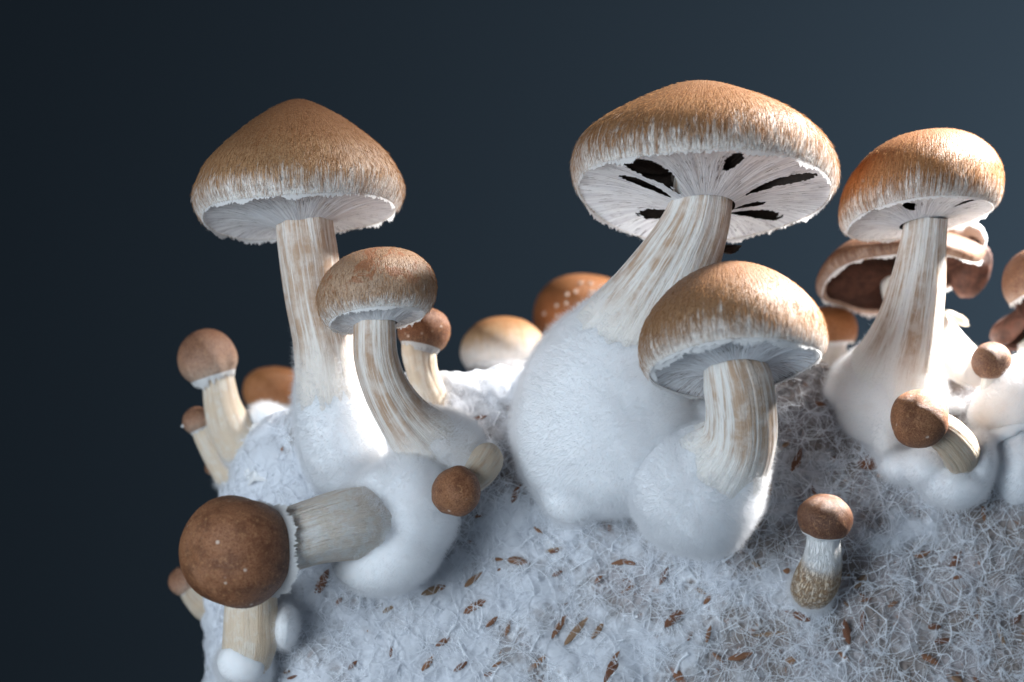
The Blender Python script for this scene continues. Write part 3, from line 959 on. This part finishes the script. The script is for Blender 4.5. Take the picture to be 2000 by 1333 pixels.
# ---------------------------------------------------------------- husks caught in the growth
k = NT('husk_bran')
ob = k.obj(); oi = k.n('ObjectInfo').outputs['Random']
base = k.ramp(oi, [(0.0, (.24, .082, .034)), (0.35, (.36, .14, .058)), (0.7, (.44, .205, .09)), (1.0, (.52, .35, .21))])
gr = k.noise(k.scale(ob, (1, 6, 6)), 500, 3, 0.6)
spk = k.noise(ob, 3000, 2)
c = k.mix(k.rng(gr, 0.35, 0.65), k.mix(0.5, base, (.08, .035, .02)), base)
c = k.mix(k.math('MULTIPLY', k.rng(spk, 0.58, 0.68), 0.5), c, (.7, .66, .64))
M['husk'] = k.done(k.bsdf(c, 0.6, k.bump(gr, 0.0003, 0.8), spec=0.3))
husk_me = []
for v in range(5):
    rg = np.random.default_rng(v + 3)
    n, m = 11, 10
    u = np.linspace(0, 1, n)
    r = np.sin(u * math.pi) ** (0.48 + 0.09 * v) * (1 - 0.35 * u * (v % 2))
    th = np.linspace(0, 2 * math.pi, m, endpoint=False)
    g = np.stack([np.repeat((u - .5)[:, None], m, 1), 0.5 * r[:, None] * np.cos(th)[None], 0.36 * r[:, None] * np.sin(th)[None]], -1)
    g[..., 1] += 0.10 * np.sin(u * 3 + v)[:, None]
    g = g * (1 + 0.07 * rg.normal(0, 1, (n, m))[..., None] * np.array([0, 1, 1]))
    me = bpy.data.meshes.new('husk')
    me.from_pydata([tuple(x) for x in g.reshape(-1, 3)], [], [tuple(int(i) for i in f) for f in grid_faces(n, m)])
    me.polygons.foreach_set('use_smooth', [True] * len(me.polygons))
    me.materials.append(M['husk']); husk_me.append(me)
husks = [(928,1187,45,18,28),(926,1133,38,15,45),(958,1213,26,11,45),(990,1227,28,12,75),(864,1250,34,14,25),(1089,1224,48,14,55),(1130,1236,66,19,58),(1165,1234,42,13,55),
 (1048,1296,50,14,42),(1194,1302,68,23,60),(1317,1209,55,20,40),(1012,1099,40,22,-5),(974,1096,20,9,0),(1081,1073,32,12,15),(1210,1098,32,12,10),(1234,1103,19,10,-10),(1227,1151,30,11,35),
 (1176,1016,22,12,-60),(1194,1038,32,14,-70),(1053,1038,20,7,-40),(1345,1243,20,12,50),(1380,1239,30,12,80),(1328,1322,42,22,-45),(1293,1121,36,16,65),(1370,1154,25,10,-30),(940,1011,20,10,20),
 (915,1059,18,9,20),(858,1151,24,14,15),(1503,955,34,20,-80),(1535,1117,15,12,0),(1478,1102,20,9,-35),(1683,1135,36,17,50),(1652,1236,42,18,-75),(1685,1210,36,14,85),(1644,1281,34,11,-50),
 (1824,1228,22,14,0),(1953,1247,34,15,-65),(1837,1252,30,14,10),(1447,1280,44,19,15),(1547,1288,22,18,0),(1815,1291,34,16,-30),(1920,1003,27,13,-80),(1867,1093,34,18,60),(1798,1080,30,17,20),
 (1506,1237,60,11,3),(1558,1206,46,19,-20),(1872,1132,18,12,30),(1987,1210,22,14,60),(1550,899,48,22,65),(1698,904,42,34,0),(1716,932,13,11,0),(1638,766,24,14,10),(843,1157,50,17,25),(838,1294,34,15,55),
 (623,1136,62,21,55),(665,1175,16,11,60),(562,1314,15,10,20),(718,1232,19,11,0),(609,1279,24,9,60),(689,1149,16,9,-30),(767,1274,20,7,80),(1007,966,34,18,70),(938,818,28,9,15),(1600,790,22,14,-20),
 (555,880,12,9,60),(502,885,12,8,10),(1740,1180,20,12,30),(1530,870,16,9,40),(1585,960,20,12,-70),(1625,900,18,12,50),(760,1190,22,10,30),(690,1300,22,11,50),(900,1300,28,12,40),(975,1300,20,9,30)]
seen = 0
for i in range(480):
    x, y = rng.uniform(430, 2080), rng.uniform(770, 1400)
    if x < 850 and rng.random() < 0.6: continue
    L = 8 + 20 * rng.random() ** 2
    husks.append((x, y, L, L * rng.uniform(.35, .6), rng.uniform(10, 75) if x < 1400 else rng.uniform(-90, 90), 1))
    seen += 1
    if seen > 130: break
for q, hk in enumerate(husks):
    x, y, L, Wd, an = hk[:5]
    small = len(hk) > 5
    h = hit(x, y)
    if h is None: continue
    p, n = h
    h2 = hit(x + math.cos(math.radians(an)) * 4, y - math.sin(math.radians(an)) * 4)
    if h2 is None: continue
    e = h2[0] - p; e = e - n * np.dot(e, n)
    if np.linalg.norm(e) < 0.5: continue
    e = nrm(e); sd = np.cross(n, e)
    lift = rng.uniform(-1, 9) if small else rng.uniform(5, 13)
    o = bpy.data.objects.new('husk', husk_me[q % 5])
    COL.objects.link(o); o.parent = block
    pos = (to_m(p + n * lift) - origin_of(block))
    T_ = np.eye(4)
    tilt = rng.normal(0, 0.15)
    e2 = nrm(e + n * tilt); n2_ = np.cross(e2, sd)
    T_[:3, 0] = e2 * L * S * 1.25; T_[:3, 1] = sd * Wd * 0.95 * S; T_[:3, 2] = n2_ * -Wd * S; T_[:3, 3] = pos
    from mathutils import Matrix
    o.matrix_local = Matrix(T_.tolist())

# ---------------------------------------------------------------- crumpled skin along the top edge
M['ridge'] = soft_mat('mycelium_skin', (.82, .82, .82), 0.3, 0.0015, (.55, .45, .38), 0.3, 1.0)
def ridge(tops, y_bot, w_top, w_bot, seed, name='mycelium_ridge'):
    tops = np.array(tops, float)
    xs = np.linspace(tops[0, 0], tops[-1, 0], 120)
    yt = np.interp(xs, tops[:, 0], tops[:, 1])
    v = np.linspace(0, 1, 46)
    ps = np.zeros((46, 120, 3))
    for i, f in enumerate(v):
        for j_, x in enumerate(xs):
            e = 1 - abs(2 * (x - xs[0]) / (xs[-1] - xs[0]) - 1)
            g = min(1, e * 5)
            yy = yt[j_] + (y_bot - yt[j_]) * f + (1 - g) * 12
            w = w_top + (w_bot - w_top) * (f ** 0.8) - (1 - g) * 30
            ps[i, j_] = P(x + 3 * math.sin(f * 9 + x * .05), yy, w)
    ns = fbm(ps / 34, seed, 4)
    ps += (TO * 10 + UP * 2) * (ns * np.sin(v * math.pi)[:, None] ** 0.5)[..., None]
    # roll the top edge backwards into the block
    back = np.array([ps[0] - TO * d - UP * d * 0.35 for d in (60, 30, 12, 4)])
    ps = np.concatenate([back, ps], 0)
    return mesh_obj(name, ps.reshape(-1, 3), grid_faces(50, 120, wrap=False), M['ridge'], block)
ridge([(845, 750), (862, 736), (880, 741), (897, 732), (925, 731), (950, 735), (957, 722), (968, 723), (985, 727), (992, 736), (1002, 731), (1012, 738), (1040, 741), (1070, 752)], 850, -285, -200, 5)
ridge([(1490, 746), (1520, 739), (1550, 738), (1570, 731), (1600, 727), (1625, 716), (1650, 705), (1700, 720)], 800, -270, -205, 9)
ridge([(1835, 770), (1850, 758), (1862, 752), (1880, 757), (1893, 768), (1905, 776), (1930, 800)], 850, -255, -190, 13)
ridge([(480, 835), (500, 826), (530, 815), (560, 800), (590, 792), (620, 790)], 940, -330, -215, 17)

# ================================================================ MUSHROOMS
G_BIG = 'mushrooms fruiting from the block'
# --- tall one with the conical cap
path = [(592, 395, -60, 54), (592, 430, -60, 56), (602, 500, -66, 58), (614, 580, -78, 57), (632, 660, -95, 60), (642, 730, -110, 66), (653, 800, -125, 77), (668, 870, -140, 80), (680, 915, -150, 70)]
A = thing('mushroom', base_pt(path), 'tall slender mushroom with pointed conical tan cap beside the patchy capped one', 'mushroom', G_BIG)
cap = Cap(583, 418, -60, axis_vec(-4, 11), [(191, 0), (202, 18), (206, 42), (198, 66), (181, 98), (153, 130), (122, 159), (88, 187), (48, 213), (22, 226), (0, 230)], shear=(8, 0), rim_mod=[(2, 4, 20), (3, 4, 80)], rad_mod=[(3, .008, 10)], seed=1)
cap.build(A, M['cap_cone']); cap.fibrils(9000, 20)
v = cap.veil(A, 50, 22, M['veil'], c_off=(4, 0), seed=3, sag=8); cap.fringe(v, 11, 3)
split_bulb(path, 0.60, 120, 96, A, M['stem_brown'], M['bulb'], 0.8, 0.05, 5, 1, 14000, 9, ramp=0.13)

# --- patchy brown cap
path = [(732, 610, 50, 40), (732, 640, 50, 42), (735, 700, 45, 44), (754, 760, 30, 46), (788, 815, 0, 53), (830, 858, -40, 66), (866, 880, -75, 72)]
B = thing('mushroom', base_pt(path), 'mushroom with cracked patchy brown cap and curved brown striped stem', 'mushroom', G_BIG)
cap = Cap(736, 622, 50, axis_vec(-8, 14), [(97, 0), (109, 13), (117, 34), (117, 62), (103, 93), (74, 119), (38, 132), (0, 136)], shear=(16, 0), rim_mod=[(2, 2, 40)], seed=2)
cap.build(B, M['cap_patch']); cap.fibrils(5000, 15)
v = cap.veil(B, 38, 12, M['veil'], seed=5, sag=5); cap.fringe(v, 8, 6)
split_bulb(path, 0.70, 100, 84, B, M['stem_brown'], M['bulb_warm'], 0.85, 0.04, 5, 2, 14000, 9, ramp=0.16, puff=7)

# --- small one tucked behind it
path = [(817, 665, -190, 33), (818, 690, -190, 34), (826, 730, -195, 31), (843, 775, -200, 33), (868, 815, -215, 42)]
C_ = thing('mushroom', base_pt(path), 'small mushroom with round brown cap tucked behind the patchy capped mushroom', 'mushroom', G_BIG)
cap = Cap(823, 668, -190, axis_vec(12, 9), [(42, -6), (49, 8), (52, 26), (46, 47), (30, 63), (0, 71)], seed=3, nth=120)
cap.build(C_, M['cap_bud']); cap.fibrils(1500, 8, mat=M['fibril_dark'])
v = cap.veil(C_, 32, 14, M['veil'], seed=6); cap.fringe(v, 14, 9, out=-0.3)
split_bulb(path, 0.85, 60, 60, C_, M['stem_tan'], M['bulb_warm'], 0.8, 0.05, 3, 3, 3000, 7, ramp=0.15)

# --- widest cap with torn veil
path = [(1374, 350, 0, 58), (1372, 388, 0, 61), (1358, 440, -2, 68), (1330, 500, -6, 80), (1286, 580, -15, 99), (1238, 670, -35, 130), (1203, 760, -58, 163), (1190, 840, -72, 180), (1192, 885, -80, 176)]
O_ = thing('mushroom', base_pt(path), 'largest mushroom with very wide cap, torn white veil showing black gills, and huge white bulb', 'mushroom', G_BIG)
cap = Cap(1376, 376, 0, axis_vec(1, 19), [(249, 0), (256, 22), (257, 50), (244, 84), (208, 122), (152, 160), (85, 190), (35, 200), (0, 202)],
          rim_mod=[(2, -10, 90), (3, 5, 60)], rad_mod=[(2, .01, 0)], bumps=[(-25, -10, 100, 22), (165, 0, 85, -46)], shear=(4, 0), seed=4, nth=300, nt=90)
cap.build(O_, M['cap_wide']); cap.fibrils(15000, 24)
HO = [(227, 11, .08, .97), (203, 6, .08, .66), (133, 13, .05, .62), (284, 5, .42, .90), (335, 6.5, .12, .90), (14, 7, .0, .34), (42, 10, .05, .85)]
v = cap.veil(O_, 60, 26, M['veil'], holes=HO, seed=7, sag=6, nr=110); cap.fringe(v, 12, 12)
cap.gills(O_, 60, 30, M['gill'], 130, lift=1)
cb = mesh_obj('gill_bed', cap.surf(np.linspace(235, 50, 12), np.full(12, 24.0)).reshape(-1, 3), grid_faces(12, 300), M['gill'], O_)
split_bulb(path, 0.50, 150, 130, O_, M['stem_striped'], M['bulb'], 0.62, 0.045, 7, 4, 34000, 10, ramp=0.07, lump_scale=120, lobes=[blob_grid(1113, 972, -20, 58, 52, 60, 0.3, 0.05, 4), blob_grid(1330, 830, -90, 120, 130, 110, 0.3, 0.05, 5)])
g = blob_grid(1427, 486, -30, 20, 8, 6, -0.15, 0.3, 6, 14); blob_part('veil_scrap', g, M['gill'], O_)

# --- front one leaning over the white bulb
path = [(1424, 650, 175, 54), (1427, 690, 172, 57), (1441, 745, 162, 69), (1448, 805, 140, 70), (1442, 860, 112, 76), (1402, 915, 72, 104), (1352, 955, 40, 132)]
Pm = thing('mushroom', base_pt(path), 'mushroom with smooth domed cap on bent striped stem, standing before the widest cap', 'mushroom', G_BIG)
cap = Cap(1436, 714, 180, axis_vec(-6, 19), [(172, 0), (182, 18), (185, 42), (178, 80), (153, 124), (110, 167), (58, 196), (0, 206)], rim_mod=[(2, 5, 20), (3, 4, 30)], shear=(6, 0), seed=5, nth=260)
cap.build(Pm, M['cap_front']); cap.fibrils(9000, 19)
v = cap.veil(Pm, 54, 4, M['veil_dark'], seed=9, sag=12); cap.fringe(v, 9, 15)
v2 = cap.fringe(v, 9, 31, out=-0.7, name='veil_remnant', inset=3, base=5)
split_bulb(path, 0.58, 130, 110, Pm, M['stem_striped'], M['bulb'], 0.85, 0.04, 6, 5, 26000, 9, ramp=0.08, lump_scale=110)

# --- right one
path = [(1808, 425, -120, 43), (1804, 465, -122, 45), (1793, 550, -135, 54), (1778, 630, -150, 64), (1762, 690, -170, 80), (1745, 750, -200, 108), (1738, 790, -225, 105)]
Q = thing('mushroom', base_pt(path), 'mushroom with glossy orange brown dome lit white on top, before the ragged open one', 'mushroom', G_BIG)
cap = Cap(1796, 424, -120, axis_vec(-8, 13), [(147, 0), (158, 16), (162, 42), (156, 78), (132, 116), (92, 146), (46, 159), (0, 162)], shear=(38, 0), rim_mod=[(2, 4, 60)], seed=6, nth=240)
cap.build(Q, M['cap_orange']); cap.fibrils(8000, 17)
v = cap.veil(Q, 42, 12, M['veil'], holes=[(250, 7, .3, .8), (318, 4, .35, .9)], seed=11, sag=5); cap.fringe(v, 7, 18)
cap.gills(Q, 45, 22, M['gill'], 90, lift=1)
split_bulb(path, 0.70, 120, 96, Q, M['stem_striped'], M['bulb_warm'], 0.7, 0.045, 6, 6, 14000, 8, ramp=0.12, lobes=[blob_grid(1672, 735, -200, 75, 42, 60, -0.6, 0.08, 8), blob_grid(1726, 850, -140, 26, 52, 40, 0.1, 0.08, 9)])

# --- round buds: sphere cap, axis toward where the cap looks
def bud_profile(R, opening=125, flat=1.0):
    a = np.radians(np.linspace(opening, 0, 9))
    return [(max(R * math.sin(x), 0.0), R * math.cos(x) * flat) for x in a]
def axis3(x, y, t): return nrm(RT * x + UP * y + TO * t)
def bud(label, cx, cy, w, R, ax, path, cap_m, stem_m, bulb_m='bulb_warm', s_bulb=0.8, nf=1500, opening=125, flat=1.0, seed=20, coll=True, hairs=1200, hl=7, name='mushroom_bud', ns=60, groove=0.04, lump=3, fr=10, er=0.8, lobes=(), ramp=0.12, fo=-0.35):
    t = thing(name, base_pt(path), label, 'mushroom bud', 'young buds on the block')
    cap = Cap(cx, cy, w, ax, bud_profile(R, opening, flat), seed=seed, nth=120, nt=50, thick=max(3, R * .07), wob=0.09)
    cap.build(t, M[cap_m])
    if hairs: cap.fibrils(int(hairs * .35), hl * .7, 0.16, lo=1.0, mat=M['fibril_dark'])
    if coll:
        v = cap.veil(t, path[0][3] * 0.9, R * 0.12, M['veil_plain'], seed=seed, nr=20, rim_in=2)
        cap.fringe(v, fr, seed, out=fo, base=R * .05, inset=0)
    split_bulb(path, s_bulb, ns, 60, t, M[stem_m], M[bulb_m], er, groove, lump, seed, nf, 8, ramp=ramp, puff=3, lobes=lobes)
    return t, cap

# big ball looking at the camera, bottom left
path = [(520, 1068, 165, 60), (560, 1056, 152, 62), (610, 1040, 132, 64), (670, 1026, 88, 70), (720, 1020, 28, 72), (765, 1020, -50, 62), (790, 1020, -100, 54)]
bg_, cap = bud('large round brown button cap growing sideways on a thick pale stem', 462, 1077, 200, 112, axis3(-.80, -.06, .60), path, 'cap_bud', 'stem_ball', 'bulb', 0.50, 20000, opening=128, seed=21, hairs=9000, hl=7, ns=110, fr=11, fo=0.45, name='mushroom', lump=5, ramp=0.09, lobes=[blob_grid(793, 1000, -5, 98, 116, 90, 0.12, 0.03, 10), blob_grid(755, 1085, 12, 106, 72, 84, -0.25, 0.03, 11), blob_grid(748, 1005, 12, 78, 98, 78, 0.1, 0.04, 12)])
bg_['category'] = 'mushroom'; bg_['group'] = G_BIG

bud('chestnut ball bud on a cream egg shaped stem, between the two big white bulbs', 891, 960, 120, 49, axis3(-.45, -.40, .80), [(915, 945, 80, 26), (935, 925, 55, 31), (949, 903, 15, 33), (952, 893, -40, 28)], 'cap_bud', 'stem_bud', s_bulb=0.93, nf=800, opening=150, seed=22, coll=False, hairs=1800)
bud('dark brown rounded bud on short scaly stem low on the front', 1611, 1014, 10, 54, axis3(.08, .93, .36), [(1608, 1040, 0, 32), (1608, 1064, -5, 34), (1606, 1095, -25, 40), (1596, 1130, -60, 46), (1586, 1150, -100, 44)], 'cap_dark', 'stem_scaly', 'bulb', s_bulb=0.80, nf=2500, opening=118, flat=0.88, seed=23, hairs=1500, fr=5)
bud('upper left upright bud with rosy brown ball cap and torn white collar', 406, 699, -330, 57, axis3(-.30, .95, -.02), [(425, 725, -330, 30), (428, 752, -330, 32), (434, 790, -335, 36), (448, 832, -345, 43), (470, 872, -360, 46)], 'cap_pink', 'stem_tan', 'bulb_warm', s_bulb=0.82, nf=2500, opening=130, seed=24, fr=18)
t, cap = bud('little leaning bud with curled white veil tip, below the upright rosy bud', 386, 822, -370, 28, axis3(-.42, .90, .0), [(393, 835, -370, 20), (402, 856, -370, 22), (422, 890, -375, 26), (445, 925, -385, 30)], 'cap_pink', 'stem_tan', 'bulb_warm', s_bulb=0.85, nf=1000, opening=125, seed=25, hairs=600, fr=10)
g, tt_, fb = tube_grid([(366, 834, -372, 4.5), (359, 832, -372, 3.5), (354, 834, -370, 1.5)], 12, 10); tube_part('veil_curl', g, tt_, fb, M['veil_plain'], t)
bud('tiny brown pinhead half hidden under the leaning bud', 414, 914, -400, 14, axis3(-.8, .5, .2), [(418, 918, -400, 8), (428, 926, -400, 11), (445, 935, -400, 14)], 'cap_pink', 'stem_tan', 'bulb', s_bulb=0.8, nf=300, opening=120, seed=26, hairs=200, fr=4, ns=24)
bud('pale rosy bud peeking out behind the large round button cap', 358, 1136, -380, 29, axis3(-.62, .75, .1), [(366, 1148, -380, 20), (380, 1164, -380, 25), (402, 1182, -385, 31), (425, 1195, -390, 30)], 'cap_pink', 'stem_bud', 'bulb_warm', s_bulb=0.85, nf=800, opening=125, seed=27, hairs=500, fr=5)
bud('smooth tan ball bud on knobbly stem in a fluffy white socket', 1796, 817, 40, 58, axis3(-.42, .25, .87), [(1822, 832, 5, 34), (1848, 850, -10, 37), (1872, 880, -40, 39), (1876, 905, -90, 36)], 'cap_bud', 'stem_bud', 'bulb', s_bulb=0.9, nf=800, opening=140, seed=28, hairs=2200, fr=8, groove=0.13)
t = thing('mycelium_tuft', P(1862, 930, -120), 'fluffy white socket of mycelium holding the smooth tan ball bud', 'mycelium', 'white fluffy knobs on the block')
gs = [blob_grid(x, y, w, rx, ry, rw, 0.1, 0.06, 50 + q) for q, (x, y, w, rx, ry, rw) in enumerate([(1862, 944, -95, 66, 46, 60), (1908, 905, -100, 32, 62, 55), (1805, 915, -90, 42, 36, 45), (1752, 912, -120, 34, 28, 40), (1722, 850, -150, 22, 50, 36)])]
lb, mv, mt, mn = melt('lobe', gs, M['bulb'], t, 3.5, 16)
fuzz_mesh(mv, mt, mn, 33000, 13, 0.095, lb, seed=60)

bud('round rosy brown bud on thin white neck above the fat white bulb', 1937, 706, -140, 38, axis3(-.15, .95, .2), [(1936, 728, -145, 18), (1930, 752, -150, 14), (1922, 785, -170, 13), (1915, 820, -200, 14)], 'cap_old', 'stem', 'bulb', s_bulb=0.5, nf=600, opening=138, seed=29, hairs=900, coll=False)

# fat white bulb running out of the picture, with its leathery cap above
path = [(2120, 720, -190, 60), (2060, 742, -170, 68), (2000, 775, -150, 66), (1950, 805, -160, 52), (1935, 818, -175, 44)]
t = thing('mushroom', base_pt(path), 'fat smooth white mushroom bulb lying at the right end of the block', 'mushroom', G_BIG)
split_bulb(path, 0.2, 60, 70, t, M['stem'], M['bulb_warm'], 0.9, 0.03, 4, 30, 6000, 7, ramp=0.1)
g, tt_, fb = tube_grid([(1925, 860, -120, 18), (1965, 845, -110, 13), (2010, 825, -110, 12), (2080, 800, -120, 16)], 30, 24, lump=3, lump_scale=16); tube_part('mycelium_cord', g, tt_, fb, M['bulb'], t)

# back row, out of focus
def back_cap(label, cx, cy, w, roll, back, prof, m, path, stem_m='stem', seed=40, shear=(0, 0), n=0, nf=0, bulb_m='bulb', veil='veil_plain', sb=.8):
    t = thing('mushroom', base_pt(path), label, 'mushroom', G_BIG)
    cap = Cap(cx, cy, w, axis_vec(roll, back), prof, seed=seed, nth=160, shear=shear)
    cap.build(t, M[m])
    if veil:
        v = cap.veil(t, path[0][3], 10, M[veil], seed=seed, nr=24); cap.fringe(v, 6, seed)
    split_bulb(path, sb, 60, 60, t, M[stem_m], M[bulb_m], 0.8, 0.04, 4, seed, nf, 8, ramp=0.12)
    return t, cap
back_cap('blurred pale brown cap peeking over the crumpled white ridge', 986, 712, -620, -2, 10, [(78, 0), (84, 14), (85, 32), (76, 56), (52, 80), (25, 91), (0, 94)], 'cap_back', [(988, 700, -620, 34), (990, 740, -620, 36), (992, 800, -620, 42), (992, 830, -620, 46)], seed=41, shear=(-3, 0))
t, cap = back_cap('blurred orange brown cap dotted with white warts, behind the huge white bulb', 1140, 668, -780, 8, 4, [(92, 0), (102, 22), (106, 50), (98, 84), (74, 112), (38, 128), (0, 133)], 'cap_spot', [(1140, 660, -780, 46), (1142, 720, -780, 50), (1142, 800, -780, 55), (1142, 830, -780, 55)], seed=42)
wm = None
for (x, y) in [(1082, 618), (1059, 617), (1100, 592), (1129, 591), (1122, 564), (1156, 565), (1103, 571), (1084, 593), (1134, 548), (1106, 642), (1155, 548), (1065, 640), (1128, 620), (1150, 600)]:
    d = nrm(P(x, y, 0) - CAM)
    Vg = cap.G.reshape(-1, 3); rel = Vg - CAM; al_ = rel @ d
    dist2 = np.sum((rel - al_[:, None] * d) ** 2, 1)
    cand = np.where(dist2 < 60)[0]
    if len(cand) == 0: continue
    pt = Vg[cand[np.argmin(al_[cand])]]
    gg = blob_grid(0, 0, 0, 4.6, 4.3, 3.0, 0, 0.2, 3, 10) - P(0, 0, 0) + pt
    blob_part('wart', gg, M['wart'], t)
back_cap('blurred orange brown dome between the conical mushroom and the left buds', 536, 790, -700, 0, 3, [(54, 0), (60, 14), (62, 30), (56, 52), (36, 68), (0, 75)], 'cap_spot', [(536, 780, -700, 28), (538, 830, -700, 32), (540, 900, -700, 36), (540, 930, -700, 38)], seed=43)
back_cap('blurred dark orange dome low behind the right mushroom', 1622, 668, -560, -4, 3, [(48, 0), (53, 12), (55, 28), (49, 48), (31, 63), (0, 70)], 'cap_spot', [(1622, 660, -560, 26), (1624, 700, -560, 32), (1628, 760, -560, 40), (1630, 790, -560, 44)], seed=44)

# old open cap, ragged, behind the right mushroom
path = [(1762, 530, -440, 40), (1766, 560, -440, 44), (1790, 620, -440, 50), (1828, 690, -440, 66), (1856, 750, -440, 84), (1862, 800, -440, 86)]
t = thing('mushroom', base_pt(path), 'old ragged open mushroom with brown gills and curled rim behind the right mushroom', 'mushroom', G_BIG)
cap = Cap(1765, 545, -440, axis_vec(-10, 17), [(166, 0), (172, 10), (171, 22), (150, 46), (110, 70), (60, 84), (0, 88)], rim_mod=[(2, 12, 30), (3, 9, 10), (5, 4, 70)], rad_mod=[(4, .03, 20)], seed=45, nth=220)
cap.build(t, M['cap_old'])
cap.gills(t, 40, 34, M['gill_brown'], 120, lift=2)
mesh_obj('gill_bed', cap.surf(np.linspace(150, 35, 10), np.full(10, 16.0)).reshape(-1, 3), grid_faces(10, 220), M['gill_brown'], t)
cap.fringe(t, 9, 33, out=0.1, name='veil_remnant')
split_bulb(path, 0.66, 80, 70, t, M['stem'], M['bulb_warm'], 0.7, 0.04, 4, 45, 4000, 8, ramp=0.1)
g = blob_grid(1893, 520, -420, 42, 62, 30, 0.15, 0.10, 14); blob_part('folded_margin', g, M['gill_brown'], t)
g, tt_, fb = tube_grid([(1850, 470, -425, 20), (1880, 456, -420, 22), (1905, 455, -415, 17), (1917, 470, -412, 12), (1910, 490, -410, 9)], 30, 30, end_round=1, lump=4, lump_scale=20, seed=3); tube_part('curled_margin', g, tt_, fb, M['veil_plain'], t)
g = blob_grid(1868, 622, -440, 26, 9, 8, 0.5, 0.2, 15, 16); blob_part('stem_scrap', g, M['stem_tan'], t)

# cut by the right border
path = [(2040, 600, -330, 34), (2045, 650, -330, 36), (2040, 720, -320, 44), (2035, 780, -310, 50)]
t = thing('mushroom', base_pt(path), 'glossy brown mushroom with torn white margin at the right edge of the picture', 'mushroom', G_BIG)
cap = Cap(2034, 575, -330, axis_vec(-4, 10), [(66, -8), (73, 10), (74, 34), (64, 62), (40, 84), (0, 92)], rim_mod=[(3, 6, 10)], seed=46, nth=160)
cap.build(t, M['cap_old']); cap.gills(t, 34, 50, M['gill_brown'], 70, lift=10); cap.fringe(t, 16, 35, out=0.0, name='veil_remnant')
split_bulb(path, 0.6, 60, 60, t, M['stem'], M['bulb'], 0.7, 0.04, 4, 46, 2000, 8)
path = [(2010, 655, -400, 24), (2016, 690, -400, 28), (2022, 740, -390, 40), (2022, 790, -380, 46)]
t = thing('mushroom', base_pt(path), 'small open mushroom with ribbed brown gills under the right edge cap', 'mushroom', G_BIG)
cap = Cap(2005, 655, -400, axis_vec(-22, 16), [(62, 0), (66, 8), (66, 18), (54, 36), (30, 48), (0, 52)], rim_mod=[(3, 8, 40)], seed=47, nth=160)
cap.build(t, M['gill_brown']); cap.gills(t, 24, 26, M['gill_brown'], 60, lift=4)
split_bulb(path, 0.6, 60, 60, t, M['stem'], M['bulb'], 0.7, 0.04, 4, 47, 3000, 8)

# --- pale stem under the large button cap, and white pins
path = [(492, 1140, -40, 48), (490, 1190, -45, 52), (490, 1240, -60, 55), (482, 1285, -90, 50), (478, 1300, -110, 46)]
t = thing('mushroom', base_pt(path), 'cream mushroom stem standing right under the large round button cap', 'mushroom', G_BIG)
split_bulb(path, 0.74, 60, 60, t, M['stem_tan'], M['bulb'], 0.8, 0.04, 4, 48, 3500, 8, ramp=0.15, lobes=[blob_grid(470, 1295, -55, 46, 44, 45, 0.2, 0.06, 16)])
def knob(label, px, py, w, rx, ry, rw, roll, n, seed, m='bulb'):
    t = thing('mushroom_pin', P(px, py, w - rw), label, 'mushroom pin', 'white fluffy knobs on the block')
    g = blob_grid(px, py, w, rx, ry, rw, roll, 0.05, seed, 30); b_ = blob_part('pin_head', g, M[m], t); fuzz(g, int(n * 2.6), 12, 0.095, b_, seed=seed)
knob('smooth white oval pin beside the cream stem', 557, 1225, -70, 22, 40, 60, 0.1, 2200, 51)
knob('white rounded knob at the foot of the upright rosy bud', 523, 815, -360, 36, 24, 40, 0.1, 2000, 52)
knob('soft white swelling on the right end of the block front', 1990, 905, -150, 50, 80, 60, 0.1, 4000, 53)
knob('small white dimpled knob beside the foot of the right mushroom', 1866, 795, -200, 20, 18, 30, 0.1, 900, 54)
